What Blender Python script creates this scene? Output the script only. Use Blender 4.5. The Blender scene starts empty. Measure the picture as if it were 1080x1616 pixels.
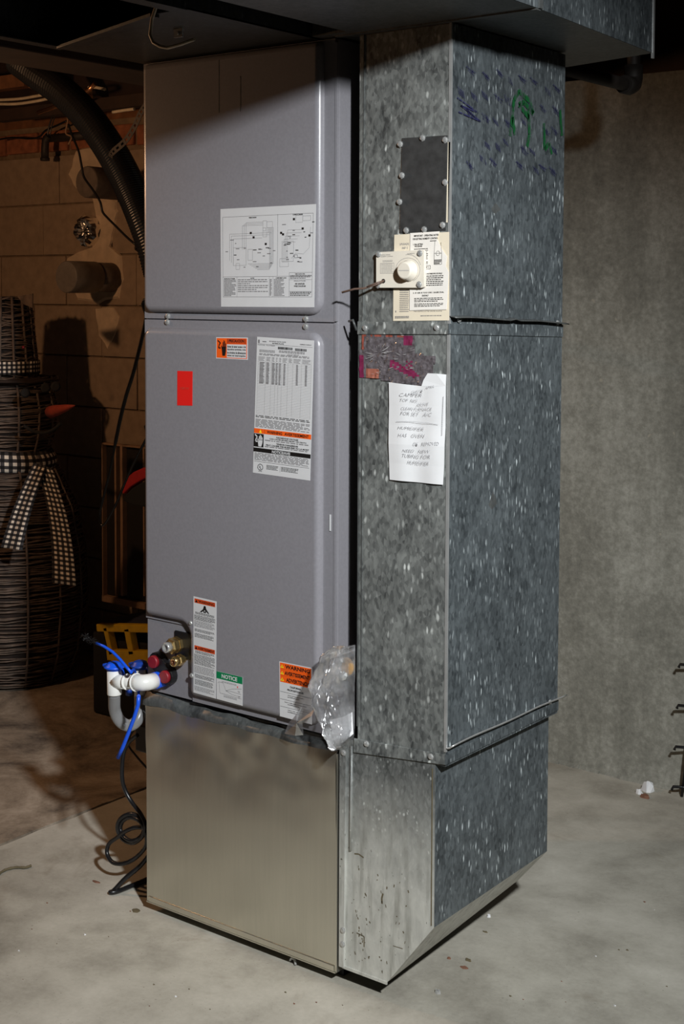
import bpy, bmesh, math, random
from mathutils import Vector, Matrix, noise
random.seed(7)
S = bpy.context.scene
COL = S.collection
PI = math.pi

# ------------------------------------------------------------------ camera
FPX = 2205.0
AL, TH, ROLL = math.radians(37.6), math.radians(3.2), math.radians(0.2)
HZ = 458.0
CX, CY = 540.0, HZ + FPX * math.tan(TH)
CAM = Vector((1.7838, -2.3007, 1.48))
_fw0 = Vector((-math.sin(AL), math.cos(AL), 0)); _r0 = Vector((math.cos(AL), math.sin(AL), 0)); _up = Vector((0, 0, 1))
FWD = _fw0 * math.cos(TH) - _up * math.sin(TH)
_u = _up * math.cos(TH) + _fw0 * math.sin(TH)
RGT = _r0 * math.cos(ROLL) + _u * math.sin(ROLL)
UPV = _u * math.cos(ROLL) - _r0 * math.sin(ROLL)
cd = bpy.data.cameras.new('camera'); cam = bpy.data.objects.new('camera', cd); COL.objects.link(cam)
cd.sensor_fit = 'AUTO'; cd.sensor_width = 36.0
cd.lens = 36.0 * FPX / 1616.0
cd.shift_y = (CY - 808.0) / 1616.0
cd.shift_x = 0.0
cd.clip_start = 0.05; cd.clip_end = 60
cam.matrix_world = Matrix(((RGT.x, UPV.x, -FWD.x, CAM.x), (RGT.y, UPV.y, -FWD.y, CAM.y), (RGT.z, UPV.z, -FWD.z, CAM.z), (0, 0, 0, 1)))
S.camera = cam

# ------------------------------------------------------------------ world, lights, exposure
w = bpy.data.worlds.new('world'); S.world = w; w.use_nodes = True
bg = w.node_tree.nodes['Background']; bg.inputs[0].default_value = (0.75, 0.85, 1.0, 1); bg.inputs[1].default_value = 0.004

def lamp(name, kind, loc, energy, color, radius, aim=None, size=None, blend=None):
    d = bpy.data.lights.new(name, kind); d.energy = energy; d.color = color; d.shadow_soft_size = radius
    o = bpy.data.objects.new(name, d); COL.objects.link(o); o.location = loc
    if aim is not None:
        o.rotation_euler = (Vector(aim) - Vector(loc)).to_track_quat('-Z', 'Y').to_euler()
    if size: d.spot_size = math.radians(size)
    if blend is not None: d.spot_blend = blend
    return o
lamp('work_light', 'SPOT', (2.22, -1.66, 2.36), 590, (0.955, 0.99, 1.0), 0.07, (-0.02, 0.05, 0.80), 62, 1.0)
lamp('bulb_light', 'POINT', (-1.9, -0.45, 1.86), 27, (1.0, 0.56, 0.29), 0.035)

S.view_settings.view_transform = 'Standard'
S.view_settings.look = 'None'
S.view_settings.exposure = 0.0
S.view_settings.gamma = 1.0
S.view_settings.use_curve_mapping = False

# ------------------------------------------------------------------ pixel -> place helpers (used once, to find real positions)
def _ray(px, py): return FWD * FPX + RGT * (px - CX) - UPV * (py - CY)
def onx(px, py, x):
    d = _ray(px, py); return CAM + d * ((x - CAM.x) / d.x)
def ony(px, py, y):
    d = _ray(px, py); return CAM + d * ((y - CAM.y) / d.y)
def onz(px, py, z):
    d = _ray(px, py); return CAM + d * ((z - CAM.z) / d.z)

# ------------------------------------------------------------------ materials
def lin(r, g, b):
    f = lambda c: (c / 255 / 12.92) if c / 255 <= 0.04045 else ((c / 255 + 0.055) / 1.055) ** 2.4
    return (f(r), f(g), f(b), 1)
class NT:
    def __init__(s, name):
        s.m = bpy.data.materials.new(name); s.m.use_nodes = True; s.t = s.m.node_tree; s.n = s.t.nodes
        s.b = s.n['Principled BSDF']; s.out = s.n['Material Output']
    def add(s, typ, **kw):
        n = s.n.new(typ)
        for k, v in kw.items():
            if k in n.inputs.keys(): n.inputs[k].default_value = v
            else: setattr(n, k, v)
        return n
    def link(s, a, b): s.t.links.new(a, b)
    def coord(s, scale=(1, 1, 1), kind='Object', rot=(0, 0, 0)):
        tc = s.add('ShaderNodeTexCoord'); mp = s.add('ShaderNodeMapping'); mp.inputs['Scale'].default_value = scale
        mp.inputs['Rotation'].default_value = rot
        s.link(tc.outputs[kind], mp.inputs['Vector']); return mp.outputs['Vector']
    def noise(s, vec, scale, detail=4, rough=0.55, dist=0.0):
        n = s.add('ShaderNodeTexNoise'); n.inputs['Scale'].default_value = scale; n.inputs['Detail'].default_value = detail
        n.inputs['Roughness'].default_value = rough; n.inputs['Distortion'].default_value = dist
        s.link(vec, n.inputs['Vector']); return n.outputs['Fac']
    def ramp(s, fac, stops):
        r = s.add('ShaderNodeValToRGB'); e = r.color_ramp.elements
        while len(e) < len(stops): e.new(0.5)
        for i, (p, c) in enumerate(stops):
            e[i].position = p; e[i].color = c if len(c) == 4 else (*c, 1)
        s.link(fac, r.inputs['Fac']); return r.outputs['Color']
    def mix(s, fac, a, b, blend='MIX'):
        m = s.add('ShaderNodeMix'); m.data_type = 'RGBA'; m.blend_type = blend
        for k, v in ((0, fac), (6, a), (7, b)):
            if hasattr(v, 'is_linked') or hasattr(v, 'links'): s.link(v, m.inputs[k])
            else: m.inputs[k].default_value = v
        return m.outputs[2]
    def math(s, op, a, b=None):
        m = s.add('ShaderNodeMath'); m.operation = op
        for k, v in ((0, a), (1, b)):
            if v is None: continue
            if hasattr(v, 'links'): s.link(v, m.inputs[k])
            else: m.inputs[k].default_value = v
        return m.outputs[0]
    def bump(s, h, strength=0.2, dist=0.01):
        b = s.add('ShaderNodeBump'); b.inputs['Strength'].default_value = strength; b.inputs['Distance'].default_value = dist
        s.link(h, b.inputs['Height']); s.link(b.outputs['Normal'], s.b.inputs['Normal'])
    def base(s, c):
        if hasattr(c, 'links'): s.link(c, s.b.inputs['Base Color'])
        else: s.b.inputs['Base Color'].default_value = c
    def pbr(s, rough=0.5, metal=0.0, spec=0.5):
        s.b.inputs['Roughness'].default_value = rough; s.b.inputs['Metallic'].default_value = metal
        s.b.inputs['Specular IOR Level'].default_value = spec
G4 = lambda v: (v, v, v, 1)
def plain(name, col, rough=0.5, metal=0.0, var=0.12, scale=40, bump=0.0, spec=0.5):
    t = NT(name); v = t.coord(); f = t.noise(v, scale, 3)
    lo = tuple(c * (1 - var) for c in col[:3]) + (1,); hi = tuple(min(1, c * (1 + var)) for c in col[:3]) + (1,)
    t.base(t.ramp(f, [(0.3, lo), (0.7, hi)])); t.pbr(rough, metal, spec)
    if bump: t.bump(f, bump, 0.004)
    return t.m
def ink(name, col): 
    t = NT(name); t.base(col); t.pbr(0.6, 0, 0.2); return t.m

def galv(name, dark, light, flake, dens=0.82, dust=None, rough=0.42, metal=0.3, tall=0.34, fsize=140, amt=1.0):
    t = NT(name); v = t.coord()
    n1 = t.noise(t.coord((1, 1, 0.7)), 8, 6, 0.65, 0.5)
    n2 = t.noise(t.coord((1, 1, 0.5)), 46, 4, 0.6, 0.6)
    vo = t.add('ShaderNodeTexVoronoi'); vo.inputs['Scale'].default_value = 170; t.link(t.coord((1, 1, 0.55)), vo.inputs['Vector'])
    sep = t.add('ShaderNodeSeparateColor'); t.link(vo.outputs['Color'], sep.inputs[0])
    cell = t.math('ADD', t.math('MULTIPLY', n1, 0.42), t.math('ADD', t.math('MULTIPLY', n2, 0.42), t.math('MULTIPLY', sep.outputs[0], 0.16)))
    base = t.ramp(cell, [(0.33, dark), (0.67, light)])
    nv = t.add('ShaderNodeTexNoise'); nv.inputs['Scale'].default_value = 38; nv.inputs['Detail'].default_value = 3
    t.link(v, nv.inputs['Vector'])
    warp = t.add('ShaderNodeVectorMath', operation='MULTIPLY_ADD'); t.link(nv.outputs['Color'], warp.inputs[0]); warp.inputs[1].default_value = (0.010, 0.010, 0.010)
    t.link(v, warp.inputs[2])
    mp = t.add('ShaderNodeMapping'); mp.inputs['Scale'].default_value = (1, 1, tall); mp.inputs['Rotation'].default_value = (0.16, -0.12, 0); t.link(warp.outputs[0], mp.inputs['Vector'])
    v2 = t.add('ShaderNodeTexVoronoi'); v2.inputs['Scale'].default_value = fsize; v2.inputs['Randomness'].default_value = 1.0; t.link(mp.outputs[0], v2.inputs['Vector'])
    s2 = t.add('ShaderNodeSeparateColor'); t.link(v2.outputs['Color'], s2.inputs[0])
    m1 = t.ramp(s2.outputs[0], [(dens - 0.01, G4(0)), (min(1, dens + 0.01), G4(1))])
    m2 = t.ramp(v2.outputs['Distance'], [(0.18, G4(1)), (0.38, G4(0))])
    m3 = t.ramp(t.noise(v, 11, 3), [(0.36, G4(0.15)), (0.6, G4(1))])
    fl = t.math('MULTIPLY', t.math('MULTIPLY', m1, m2), m3)
    fl = t.math('MULTIPLY', t.math('MULTIPLY', fl, t.math('ADD', 0.2, t.math('MULTIPLY', t.math('POWER', s2.outputs[1], 2.0), 0.8))), amt)
    c = t.mix(fl, base, flake)  # pale flakes hold the zinc spangle's glints as fixed colour
    if dust:
        z = t.add('ShaderNodeSeparateXYZ'); t.link(t.coord(), z.inputs[0])
        zz = t.math('ADD', z.outputs[2], t.math('MULTIPLY', n1, 0.16))
        dm = t.ramp(zz, [(dust[1], G4(dust[3])), (dust[2], G4(0))])
        c = t.mix(t.math('MULTIPLY', dm, t.math('ADD', 0.55, t.math('MULTIPLY', n2, 0.75))), c, dust[0])
        sp = t.noise(t.coord((1, 1, 0.55)), 130, 2)
        c = t.mix(t.math('MULTIPLY', t.ramp(sp, [(0.70, G4(0)), (0.76, G4(1))]), dm), c, lin(70, 66, 55))
        st = t.noise(t.coord((1, 1, 0.12)), 60, 3)
        c = t.mix(t.math('MULTIPLY', t.ramp(st, [(0.5, G4(0)), (0.7, G4(0.5))]), dm), c, lin(112, 110, 100))
    t.base(c); t.pbr(rough, metal, 0.4)
    t.bump(n1, 0.10, 0.01)
    return t.m

M = {}
M['paint'] = plain('cabinet_paint', (0.225, 0.217, 0.236, 1), 0.30, 0.0, 0.05, 160, 0.03)
M['paint_dark'] = plain('cabinet_paint_scratch', (0.06, 0.058, 0.06, 1), 0.6)  # dark tone of the scratches on the upper door
M['galv_side'] = galv('galvanized_cool_reflection', lin(58, 63, 66), lin(112, 119, 122), lin(232, 242, 244), 0.60, tall=0.26, fsize=135)  # bluish, darker base colour stands in for cool reflection on side faces
M['galv_front'] = galv('galvanized_grey', lin(68, 70, 70), lin(146, 149, 146), lin(236, 240, 236), 0.70, tall=0.42, fsize=95, amt=1.0)
M['galv_boot'] = galv('galvanized_dusty', lin(74, 76, 75), lin(136, 138, 136), lin(226, 230, 226), 0.72, dust=(lin(206, 206, 199), 0.34, 0.56, 0.92), tall=0.7, fsize=120)
M['galv_dull'] = galv('galvanized_dull', lin(70, 72, 72), lin(104, 106, 105), lin(150, 152, 150), 0.93)
M['zinc'] = plain('zinc_screw', (0.55, 0.55, 0.54, 1), 0.26, 0.6, 0.1)
M['dark_plate'] = plain('dark_plate', lin(66, 66, 66), 0.42, 0.3, 0.25, 55, 0.05)
M['cream'] = plain('cream_plastic', lin(216, 208, 194), 0.4, 0, 0.03)
M['cream_dark'] = plain('cream_edge', lin(150, 128, 108), 0.5)
M['paper'] = plain('white_paper', (0.72, 0.72, 0.73, 1), 0.8, 0, 0.04, 20)
M['label'] = plain('label_vinyl', (0.60, 0.60, 0.61, 1), 0.45, 0, 0.02)
M['oldpaper'] = plain('yellowed_paper', lin(216, 204, 182), 0.85, 0, 0.06, 14)
M['oldpaper2'] = plain('aged_paper', lin(226, 220, 212), 0.85, 0, 0.06, 14)
M['black'] = ink('ink_black', lin(24, 22, 22))
M['grey'] = ink('ink_grey', lin(118, 116, 118))
M['lgrey'] = ink('ink_and_glint_light_grey', lin(160, 158, 158))
M['pencil'] = ink('ink_pencil', lin(158, 158, 162))
M['orange'] = ink('ink_orange', lin(235, 92, 22))
M['darkorange'] = ink('ink_dark_orange', lin(200, 72, 26))
M['red'] = ink('ink_red', lin(222, 30, 26))
M['redmark'] = ink('ink_red_mark', lin(190, 62, 50))
M['green'] = ink('ink_green', lin(10, 118, 72))
M['yellow'] = ink('ink_yellow', lin(250, 214, 40))
M['white'] = ink('ink_white', (0.66, 0.66, 0.66, 1))
M['violet'] = ink('ink_violet', lin(60, 60, 92))
M['markgreen'] = ink('ink_marker_green', lin(28, 88, 50))
def ink_wash(name, col, lo, hi):
    t = NT(name); t.base(col); t.pbr(0.5, 0, 0.3); tr = t.add('ShaderNodeBsdfTransparent'); mx = t.add('ShaderNodeMixShader')
    t.link(t.ramp(t.noise(t.coord((1, 1, 0.4)), 120, 3), [(lo, G4(0.15)), (hi, G4(0.92))]), mx.inputs[0]); t.link(tr.outputs[0], mx.inputs[1]); t.link(t.b.outputs[0], mx.inputs[2]); t.link(mx.outputs[0], t.out.inputs['Surface']); return t.m
M['violet'] = ink_wash('marker_violet', lin(46, 46, 84), 0.34, 0.50); M['markgreen'] = ink_wash('marker_green', lin(24, 88, 46), 0.38, 0.58)
M['magenta'] = ink('ink_magenta', lin(112, 34, 68))
M['tagred'] = ink('ink_tag_red', lin(140, 74, 62))
M['tan'] = ink('ink_tan', lin(150, 92, 76))
M['pvc'] = plain('white_pvc', (0.78, 0.77, 0.74, 1), 0.3, 0, 0.03)
M['blue'] = plain('blue_plastic', lin(18, 84, 220), 0.35, 0, 0.06)
M['blue_dark'] = plain('dull_blue_plastic', lin(20, 60, 150), 0.4)
M['brass'] = plain('brass', (0.70, 0.50, 0.22, 1), 0.25, 0.95, 0.12, 60)
M['copper'] = plain('copper', (0.75, 0.36, 0.18, 1), 0.25, 0.95, 0.12, 60)
M['redcap'] = plain('red_rubber', lin(128, 20, 32), 0.5, 0, 0.15, 60)
M['rubber'] = plain('black_rubber', (0.008, 0.008, 0.009, 1), 0.35, 0, 0.2)
M['cable'] = plain('black_cable', (0.010, 0.010, 0.011, 1), 0.3, 0, 0.2)
M['blackvoid'] = plain('dark_inside', (0.004, 0.004, 0.004, 1), 0.9)
M['wood'] = plain('old_wood', lin(120, 78, 48), 0.8, 0, 0.35, 18, 0.2)
M['wood_end'] = plain('sawn_wood', lin(176, 128, 84), 0.8, 0, 0.2, 40)
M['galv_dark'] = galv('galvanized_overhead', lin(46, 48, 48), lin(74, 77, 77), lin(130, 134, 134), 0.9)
M['wood_dark'] = plain('dark_wood', lin(48, 32, 24), 0.8, 0, 0.3, 14, 0.2)
M['romex'] = plain('white_cable_sheath', lin(205, 190, 165), 0.5)
M['iron'] = plain('black_iron', lin(52, 46, 42), 0.6, 0.3, 0.3, 30)
M['pipe_grey'] = plain('grey_pipe', lin(120, 112, 104), 0.5, 0, 0.15)
M['pipe_dark'] = plain('dull_pipe', lin(96, 84, 74), 0.6, 0, 0.2)
M['foil'] = plain('foil', (0.85, 0.83, 0.8, 1), 0.15, 1.0, 0.05)
M['patch'] = plain('mortar_patch', lin(206, 182, 154), 0.9, 0, 0.15, 18, 0.4)
M['block'] = plain('concrete_block', lin(156, 134, 112), 0.95, 0, 0.14, 24, 0.35)
M['brick'] = plain('old_brick', lin(150, 92, 64), 0.95, 0, 0.3, 30, 0.4)
M['mortar'] = plain('mortar', lin(128, 108, 86), 0.95, 0, 0.2, 30, 0.3)
M['twig'] = plain('twig', lin(92, 78, 68), 0.8, 0, 0.4, 30)
M['twig_dark'] = plain('twig_brim_and_shade', lin(40, 28, 22), 0.9, 0, 0.3, 30)
M['carrot'] = plain('carrot_felt', lin(150, 56, 38), 0.8)
M['coal'] = plain('coal_felt', (0.01, 0.01, 0.01, 1), 0.9)
M['tool_yellow'] = plain('yellow_plastic', lin(205, 165, 20), 0.5)
M['cloth_blue'] = plain('dark_blue_cloth', lin(40, 44, 66), 0.9)
M['cloth_red'] = plain('red_cloth', lin(170, 30, 34), 0.85)
M['tray_dark'] = plain('dark_panel', lin(34, 30, 28), 0.6)
M['frame_tan'] = plain('tan_edge', lin(150, 118, 92), 0.7)
M['leaf'] = plain('dry_leaf', lin(96, 86, 64), 0.9)
M['chip_brown'] = plain('brown_chip', lin(120, 84, 66), 0.9)
M['foam'] = plain('yellow_foam', lin(222, 170, 90), 0.8)
M['wire_brown'] = plain('brown_wire', lin(96, 76, 66), 0.4)

def mk_base_metal():
    t = NT('stainless_sheet'); v = t.coord()
    n = t.noise(t.coord((60, 60, 1.2)), 3, 3)
    t.base(t.ramp(n, [(0.3, lin(206, 203, 190)), (0.7, lin(212, 209, 196))])); t.pbr(0.27, 0.9)
    t.bump(n, 0.008, 0.002); return t.m
M['stainless'] = mk_base_metal()

def mk_floor():
    t = NT('concrete_floor'); v = t.coord()
    big = t.noise(v, 1.6, 7, 0.62, 0.3); med = t.noise(v, 7, 6, 0.6); fine = t.noise(v, 90, 4, 0.7)
    f = t.math('ADD', t.math('MULTIPLY', big, 0.6), t.math('ADD', t.math('MULTIPLY', med, 0.3), t.math('MULTIPLY', fine, 0.1)))
    c = t.ramp(f, [(0.36, lin(132, 127, 116)), (0.5, lin(172, 167, 155)), (0.64, lin(198, 193, 181))])
    st = t.noise(v, 2.6, 5, 0.7, 0.8)
    c = t.mix(t.math('MULTIPLY', t.ramp(st, [(0.56, G4(0)), (0.72, G4(1))]), 0.45), c, lin(112, 98, 80))
    sp = t.noise(v, 160, 2); c = t.mix(t.math('MULTIPLY', t.ramp(sp, [(0.69, G4(0)), (0.74, G4(1))]), 0.5), c, lin(78, 70, 60))
    t.base(c); t.pbr(0.75, 0, 0.3)
    t.bump(t.math('ADD', med, t.math('MULTIPLY', fine, 0.5)), 0.12, 0.006); return t.m
M['floor'] = mk_floor()
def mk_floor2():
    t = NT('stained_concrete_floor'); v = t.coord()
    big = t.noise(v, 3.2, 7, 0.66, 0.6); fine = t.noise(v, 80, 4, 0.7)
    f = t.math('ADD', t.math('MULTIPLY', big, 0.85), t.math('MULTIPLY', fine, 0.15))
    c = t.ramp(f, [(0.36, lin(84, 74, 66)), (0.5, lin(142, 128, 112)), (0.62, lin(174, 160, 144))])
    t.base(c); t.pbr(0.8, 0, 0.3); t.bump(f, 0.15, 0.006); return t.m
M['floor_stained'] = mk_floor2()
def mk_wall():
    t = NT('parged_concrete_wall'); v = t.coord()
    big = t.noise(v, 2.2, 7, 0.65, 0.2); streak = t.noise(t.coord((7, 7, 0.7)), 2, 5, 0.6); fine = t.noise(v, 60, 5, 0.7)
    f = t.math('ADD', t.math('MULTIPLY', big, 0.45), t.math('ADD', t.math('MULTIPLY', streak, 0.2), t.math('MULTIPLY', fine, 0.35)))
    c = t.ramp(f, [(0.36, lin(98, 97, 90)), (0.5, lin(130, 129, 120)), (0.64, lin(164, 163, 154))])
    sp = t.noise(v, 26, 2); c = t.mix(t.math('MULTIPLY', t.ramp(sp, [(0.72, G4(0)), (0.76, G4(1))]), 0.5), c, lin(172, 166, 150))
    t.base(c); t.pbr(0.9, 0, 0.2); t.bump(t.math('ADD', big, t.math('MULTIPLY', fine, 0.6)), 0.3, 0.008); return t.m
M['wall'] = mk_wall()
def mk_gingham():
    t = NT('gingham_ribbon'); tc = t.add('ShaderNodeTexCoord'); sx = t.add('ShaderNodeSeparateXYZ'); t.link(tc.outputs['UV'], sx.inputs[0])
    a = t.math('GREATER_THAN', t.math('FRACT', sx.outputs[0]), 0.5); b = t.math('GREATER_THAN', t.math('FRACT', sx.outputs[1]), 0.5)
    s = t.math('MULTIPLY', t.math('ADD', a, b), 0.5)
    t.base(t.ramp(s, [(0.2, lin(10, 10, 12)), (0.5, lin(60, 58, 60)), (0.95, lin(225, 215, 200))])); 
    t.n[-1] if False else None
    t.pbr(0.9); return t.m
M['gingham'] = mk_gingham()
def mk_clear(name, tint, mixf, rough=0.08, col=(0.42, 0.42, 0.43, 1)):
    t = NT(name)
    tr = t.add('ShaderNodeBsdfTransparent'); tr.inputs[0].default_value = tint
    t.base(col); t.pbr(rough, 0, 0.9)
    lw = t.add('ShaderNodeLayerWeight'); lw.inputs[0].default_value = 0.35
    fac = t.math('MINIMUM', t.math('ADD', mixf, t.math('MULTIPLY', lw.outputs['Facing'], 0.55)), 0.95)
    mx = t.add('ShaderNodeMixShader'); t.link(fac, mx.inputs[0]); t.link(tr.outputs[0], mx.inputs[1]); t.link(t.b.outputs[0], mx.inputs[2])
    t.link(mx.outputs[0], t.out.inputs['Surface']); return t.m
def mk_bag():
    t = NT('clear_bag_film')
    tr = t.add('ShaderNodeBsdfTransparent'); tr.inputs[0].default_value = (0.95, 0.95, 0.96, 1)
    gl = t.add('ShaderNodeBsdfGlossy'); gl.inputs['Roughness'].default_value = 0.20; gl.inputs['Color'].default_value = (1, 1, 1, 1)
    df = t.add('ShaderNodeBsdfTranslucent'); df.inputs[0].default_value = (0.9, 0.9, 0.92, 1)
    d2 = t.add('ShaderNodeBsdfDiffuse'); d2.inputs[0].default_value = (0.9, 0.9, 0.92, 1)
    lw = t.add('ShaderNodeLayerWeight'); lw.inputs[0].default_value = 0.4
    m0 = t.add('ShaderNodeMixShader'); m0.inputs[0].default_value = 0.6; t.link(df.outputs[0], m0.inputs[1]); t.link(d2.outputs[0], m0.inputs[2])
    v = t.coord(); n = t.noise(v, 14, 3)
    m1 = t.add('ShaderNodeMixShader'); t.link(t.math('ADD', 0.07, t.math('MULTIPLY', t.ramp(n, [(0.42, G4(0)), (0.68, G4(1))]), 0.42)), m1.inputs[0]); t.link(tr.outputs[0], m1.inputs[1]); t.link(m0.outputs[0], m1.inputs[2])
    m2 = t.add('ShaderNodeMixShader'); t.link(t.math('ADD', 0.24, t.math('MULTIPLY', lw.outputs['Facing'], 0.5)), m2.inputs[0]); t.link(m1.outputs[0], m2.inputs[1]); t.link(gl.outputs[0], m2.inputs[2])
    t.link(m2.outputs[0], t.out.inputs['Surface']); return t.m
M['bag'] = mk_bag()
M['tube'] = mk_clear('milky_clear_tube', (0.55, 0.55, 0.56, 1), 0.42, 0.25)
M['film'] = plain('torn_clear_film', lin(92, 86, 89), 0.14, 0, 0.35, 120, 0.5, 0.9)

# ------------------------------------------------------------------ mesh builder
class MB:
    def __init__(s): s.v = []; s.f = []; s.mi = []; s.sm = []; s.uv = {}
    def vert(s, p): s.v.append(tuple(p)); return len(s.v) - 1
    def face(s, idx, m=0, smooth=False, uv=None):
        s.f.append(tuple(idx)); s.mi.append(m); s.sm.append(smooth)
        if uv: s.uv[len(s.f) - 1] = uv
    def poly(s, pts, m=0, uv=None): s.face([s.vert(p) for p in pts], m, False, uv)
    def box(s, x0, x1, y0, y1, z0, z1, m=0):
        if x0 > x1: x0, x1 = x1, x0
        if y0 > y1: y0, y1 = y1, y0
        if z0 > z1: z0, z1 = z1, z0
        i = [s.vert(p) for p in ((x0, y0, z0), (x1, y0, z0), (x1, y1, z0), (x0, y1, z0), (x0, y0, z1), (x1, y0, z1), (x1, y1, z1), (x0, y1, z1))]
        s.hexa_idx(i, m)
    def hexa_idx(s, i, m=0):
        for q in ((0, 3, 2, 1), (4, 5, 6, 7), (0, 1, 5, 4), (1, 2, 6, 5), (2, 3, 7, 6), (3, 0, 4, 7)): s.face([i[k] for k in q], m)
    def hexa(s, pts, m=0): s.hexa_idx([s.vert(p) for p in pts], m)
    def tube(s, pts, r, n=8, m=0, cap=True, closed=False):
        pts = [Vector(p) for p in pts]; N = len(pts); rings = []
        rr = r if callable(r) else (lambda k: r)
        prev = None
        for k in range(N):
            a = pts[(k - 1) % N] if (closed or k > 0) else pts[k]; b = pts[(k + 1) % N] if (closed or k < N - 1) else pts[k]
            t = (b - a)
            t = t.normalized() if t.length > 1e-9 else Vector((0, 0, 1))
            if prev is None:
                h = Vector((0, 0, 1)) if abs(t.z) < 0.9 else Vector((1, 0, 0)); u = t.cross(h).normalized()
            else:
                u = prev - t * prev.dot(t)
                u = u.normalized() if u.length > 1e-6 else t.orthogonal().normalized()
            prev = u; w_ = t.cross(u)
            rings.append([s.vert(pts[k] + (u * math.cos(2 * PI * j / n) + w_ * math.sin(2 * PI * j / n)) * rr(k)) for j in range(n)])
        for k in range(N if closed else N - 1):
            A, B = rings[k], rings[(k + 1) % N]
            for j in range(n): s.face((A[j], A[(j + 1) % n], B[(j + 1) % n], B[j]), m, True)
        if cap and not closed:
            s.face(rings[0][::-1], m); s.face(rings[-1], m)
    def lathe(s, o, ax, prof, n=20, m=0, mats=None, smooth=True):
        o = Vector(o); ax = Vector(ax).normalized(); u = ax.orthogonal().normalized(); w_ = ax.cross(u); prev = None
        for k, (r, h) in enumerate(prof):
            ring = [s.vert(o + ax * h + (u * math.cos(2 * PI * j / n) + w_ * math.sin(2 * PI * j / n)) * r) for j in range(n)]
            if prev:
                for j in range(n): s.face((prev[j], prev[(j + 1) % n], ring[(j + 1) % n], ring[j]), mats[k - 1] if mats else m, smooth)
            else: s.face(ring[::-1], mats[0] if mats else m)
            prev = ring
        s.face(prev, mats[-1] if mats else m)
    def prism(s, poly, y0, y1, m=0):
        """poly in (x,z); extruded along y"""
        n = len(poly); A = [s.vert((p[0], y0, p[1])) for p in poly]; B = [s.vert((p[0], y1, p[1])) for p in poly]
        s.face(A, m); s.face(B[::-1], m)
        for k in range(n): s.face((A[k], B[k], B[(k + 1) % n], A[(k + 1) % n]), m)
    def prismz(s, poly, z0, z1, m=0):
        n = len(poly); A = [s.vert((p[0], p[1], z0)) for p in poly]; B = [s.vert((p[0], p[1], z1)) for p in poly]
        s.face(A[::-1], m); s.face(B, m)
        for k in range(n): s.face((A[k], A[(k + 1) % n], B[(k + 1) % n], B[k]), m)
    def grid(s, fn, nu, nv, m=0, smooth=True, uv=None):
        ix = [[s.vert(fn(i / nu, j / nv)) for i in range(nu + 1)] for j in range(nv + 1)]
        for j in range(nv):
            for i in range(nu):
                u_ = None
                if uv: u_ = [(a / nu * uv[0], b / nv * uv[1]) for a, b in ((i, j), (i + 1, j), (i + 1, j + 1), (i, j + 1))]
                s.face((ix[j][i], ix[j][i + 1], ix[j + 1][i + 1], ix[j + 1][i]), m, smooth, u_)
    def build(s, name, mats, parent=None, bevel=0, fix=True, solid=0):
        off = wloc(parent) if parent else Vector((0, 0, 0))
        me = bpy.data.meshes.new(name)
        me.from_pydata([tuple(Vector(p) - off) for p in s.v], [], s.f)
        if not isinstance(mats, (list, tuple)): mats = [mats]
        for m in mats: me.materials.append(M[m] if isinstance(m, str) else m)
        me.polygons.foreach_set('material_index', s.mi); me.polygons.foreach_set('use_smooth', s.sm)
        if s.uv:
            ul = me.uv_layers.new(name='UVMap')
            for fi, uvs in s.uv.items():
                p = me.polygons[fi]
                for k, li in enumerate(p.loop_indices): ul.data[li].uv = uvs[k]
        me.update()
        if fix:
            bm = bmesh.new(); bm.from_mesh(me); bmesh.ops.recalc_face_normals(bm, faces=bm.faces); bm.to_mesh(me); bm.free()
        o = bpy.data.objects.new(name, me); COL.objects.link(o)
        if parent: o.parent = parent
        if bevel:
            md = o.modifiers.new('bevel', 'BEVEL'); md.width = bevel; md.segments = 2; md.limit_method = 'ANGLE'
        if solid:
            md = o.modifiers.new('thick', 'SOLIDIFY'); md.thickness = solid; md.offset = 0
        return o
def wloc(o):
    v = Vector((0, 0, 0))
    while o: v += o.location; o = o.parent
    return v
def thing(name, label, cat, loc=(0, 0, 0), group=None):
    o = bpy.data.objects.new(name, None); COL.objects.link(o); o.location = loc; o.empty_display_size = 0.05
    o['label'] = label; o['category'] = cat
    if group: o['group'] = group
    return o
def tag(o, label, cat, group=None):
    o['label'] = label; o['category'] = cat
    if group: o['group'] = group
    return o
def struct(o): o['kind'] = 'structure'; return o

def fillet(poly, rads, n=5):
    out = []; N = len(poly)
    for k in range(N):
        p = Vector(poly[k]); a = (Vector(poly[k - 1]) - p).normalized(); b = (Vector(poly[(k + 1) % N]) - p).normalized()
        r = rads[k] if isinstance(rads, (list, tuple)) else rads
        ang = a.angle(b); d = r / math.tan(ang / 2)
        if r < 1e-6: out.append(tuple(p)); continue
        p0 = p + a * d; p1 = p + b * d; c = p + (a + b).normalized() * (r / math.sin(ang / 2))
        a0 = math.atan2(p0.y - c.y, p0.x - c.x); a1 = math.atan2(p1.y - c.y, p1.x - c.x)
        da = a1 - a0
        while da > PI: da -= 2 * PI
        while da < -PI: da += 2 * PI
        for i in range(n + 1): out.append((c.x + r * math.cos(a0 + da * i / n), c.y + r * math.sin(a0 + da * i / n)))
    return out
def offset(poly, d):
    """inward offset of a CCW polygon"""
    N = len(poly); out = []
    for k in range(N):
        a, p, b = Vector(poly[k - 1]), Vector(poly[k]), Vector(poly[(k + 1) % N])
        e1 = (p - a).normalized(); e2 = (b - p).normalized()
        n1 = Vector((-e1.y, e1.x)); n2 = Vector((-e2.y, e2.x)); nn = (n1 + n2)
        nn = nn / max(0.3, (1 + n1.dot(n2)))
        out.append((p.x + nn.x * d, p.y + nn.y * d))
    return out
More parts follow.
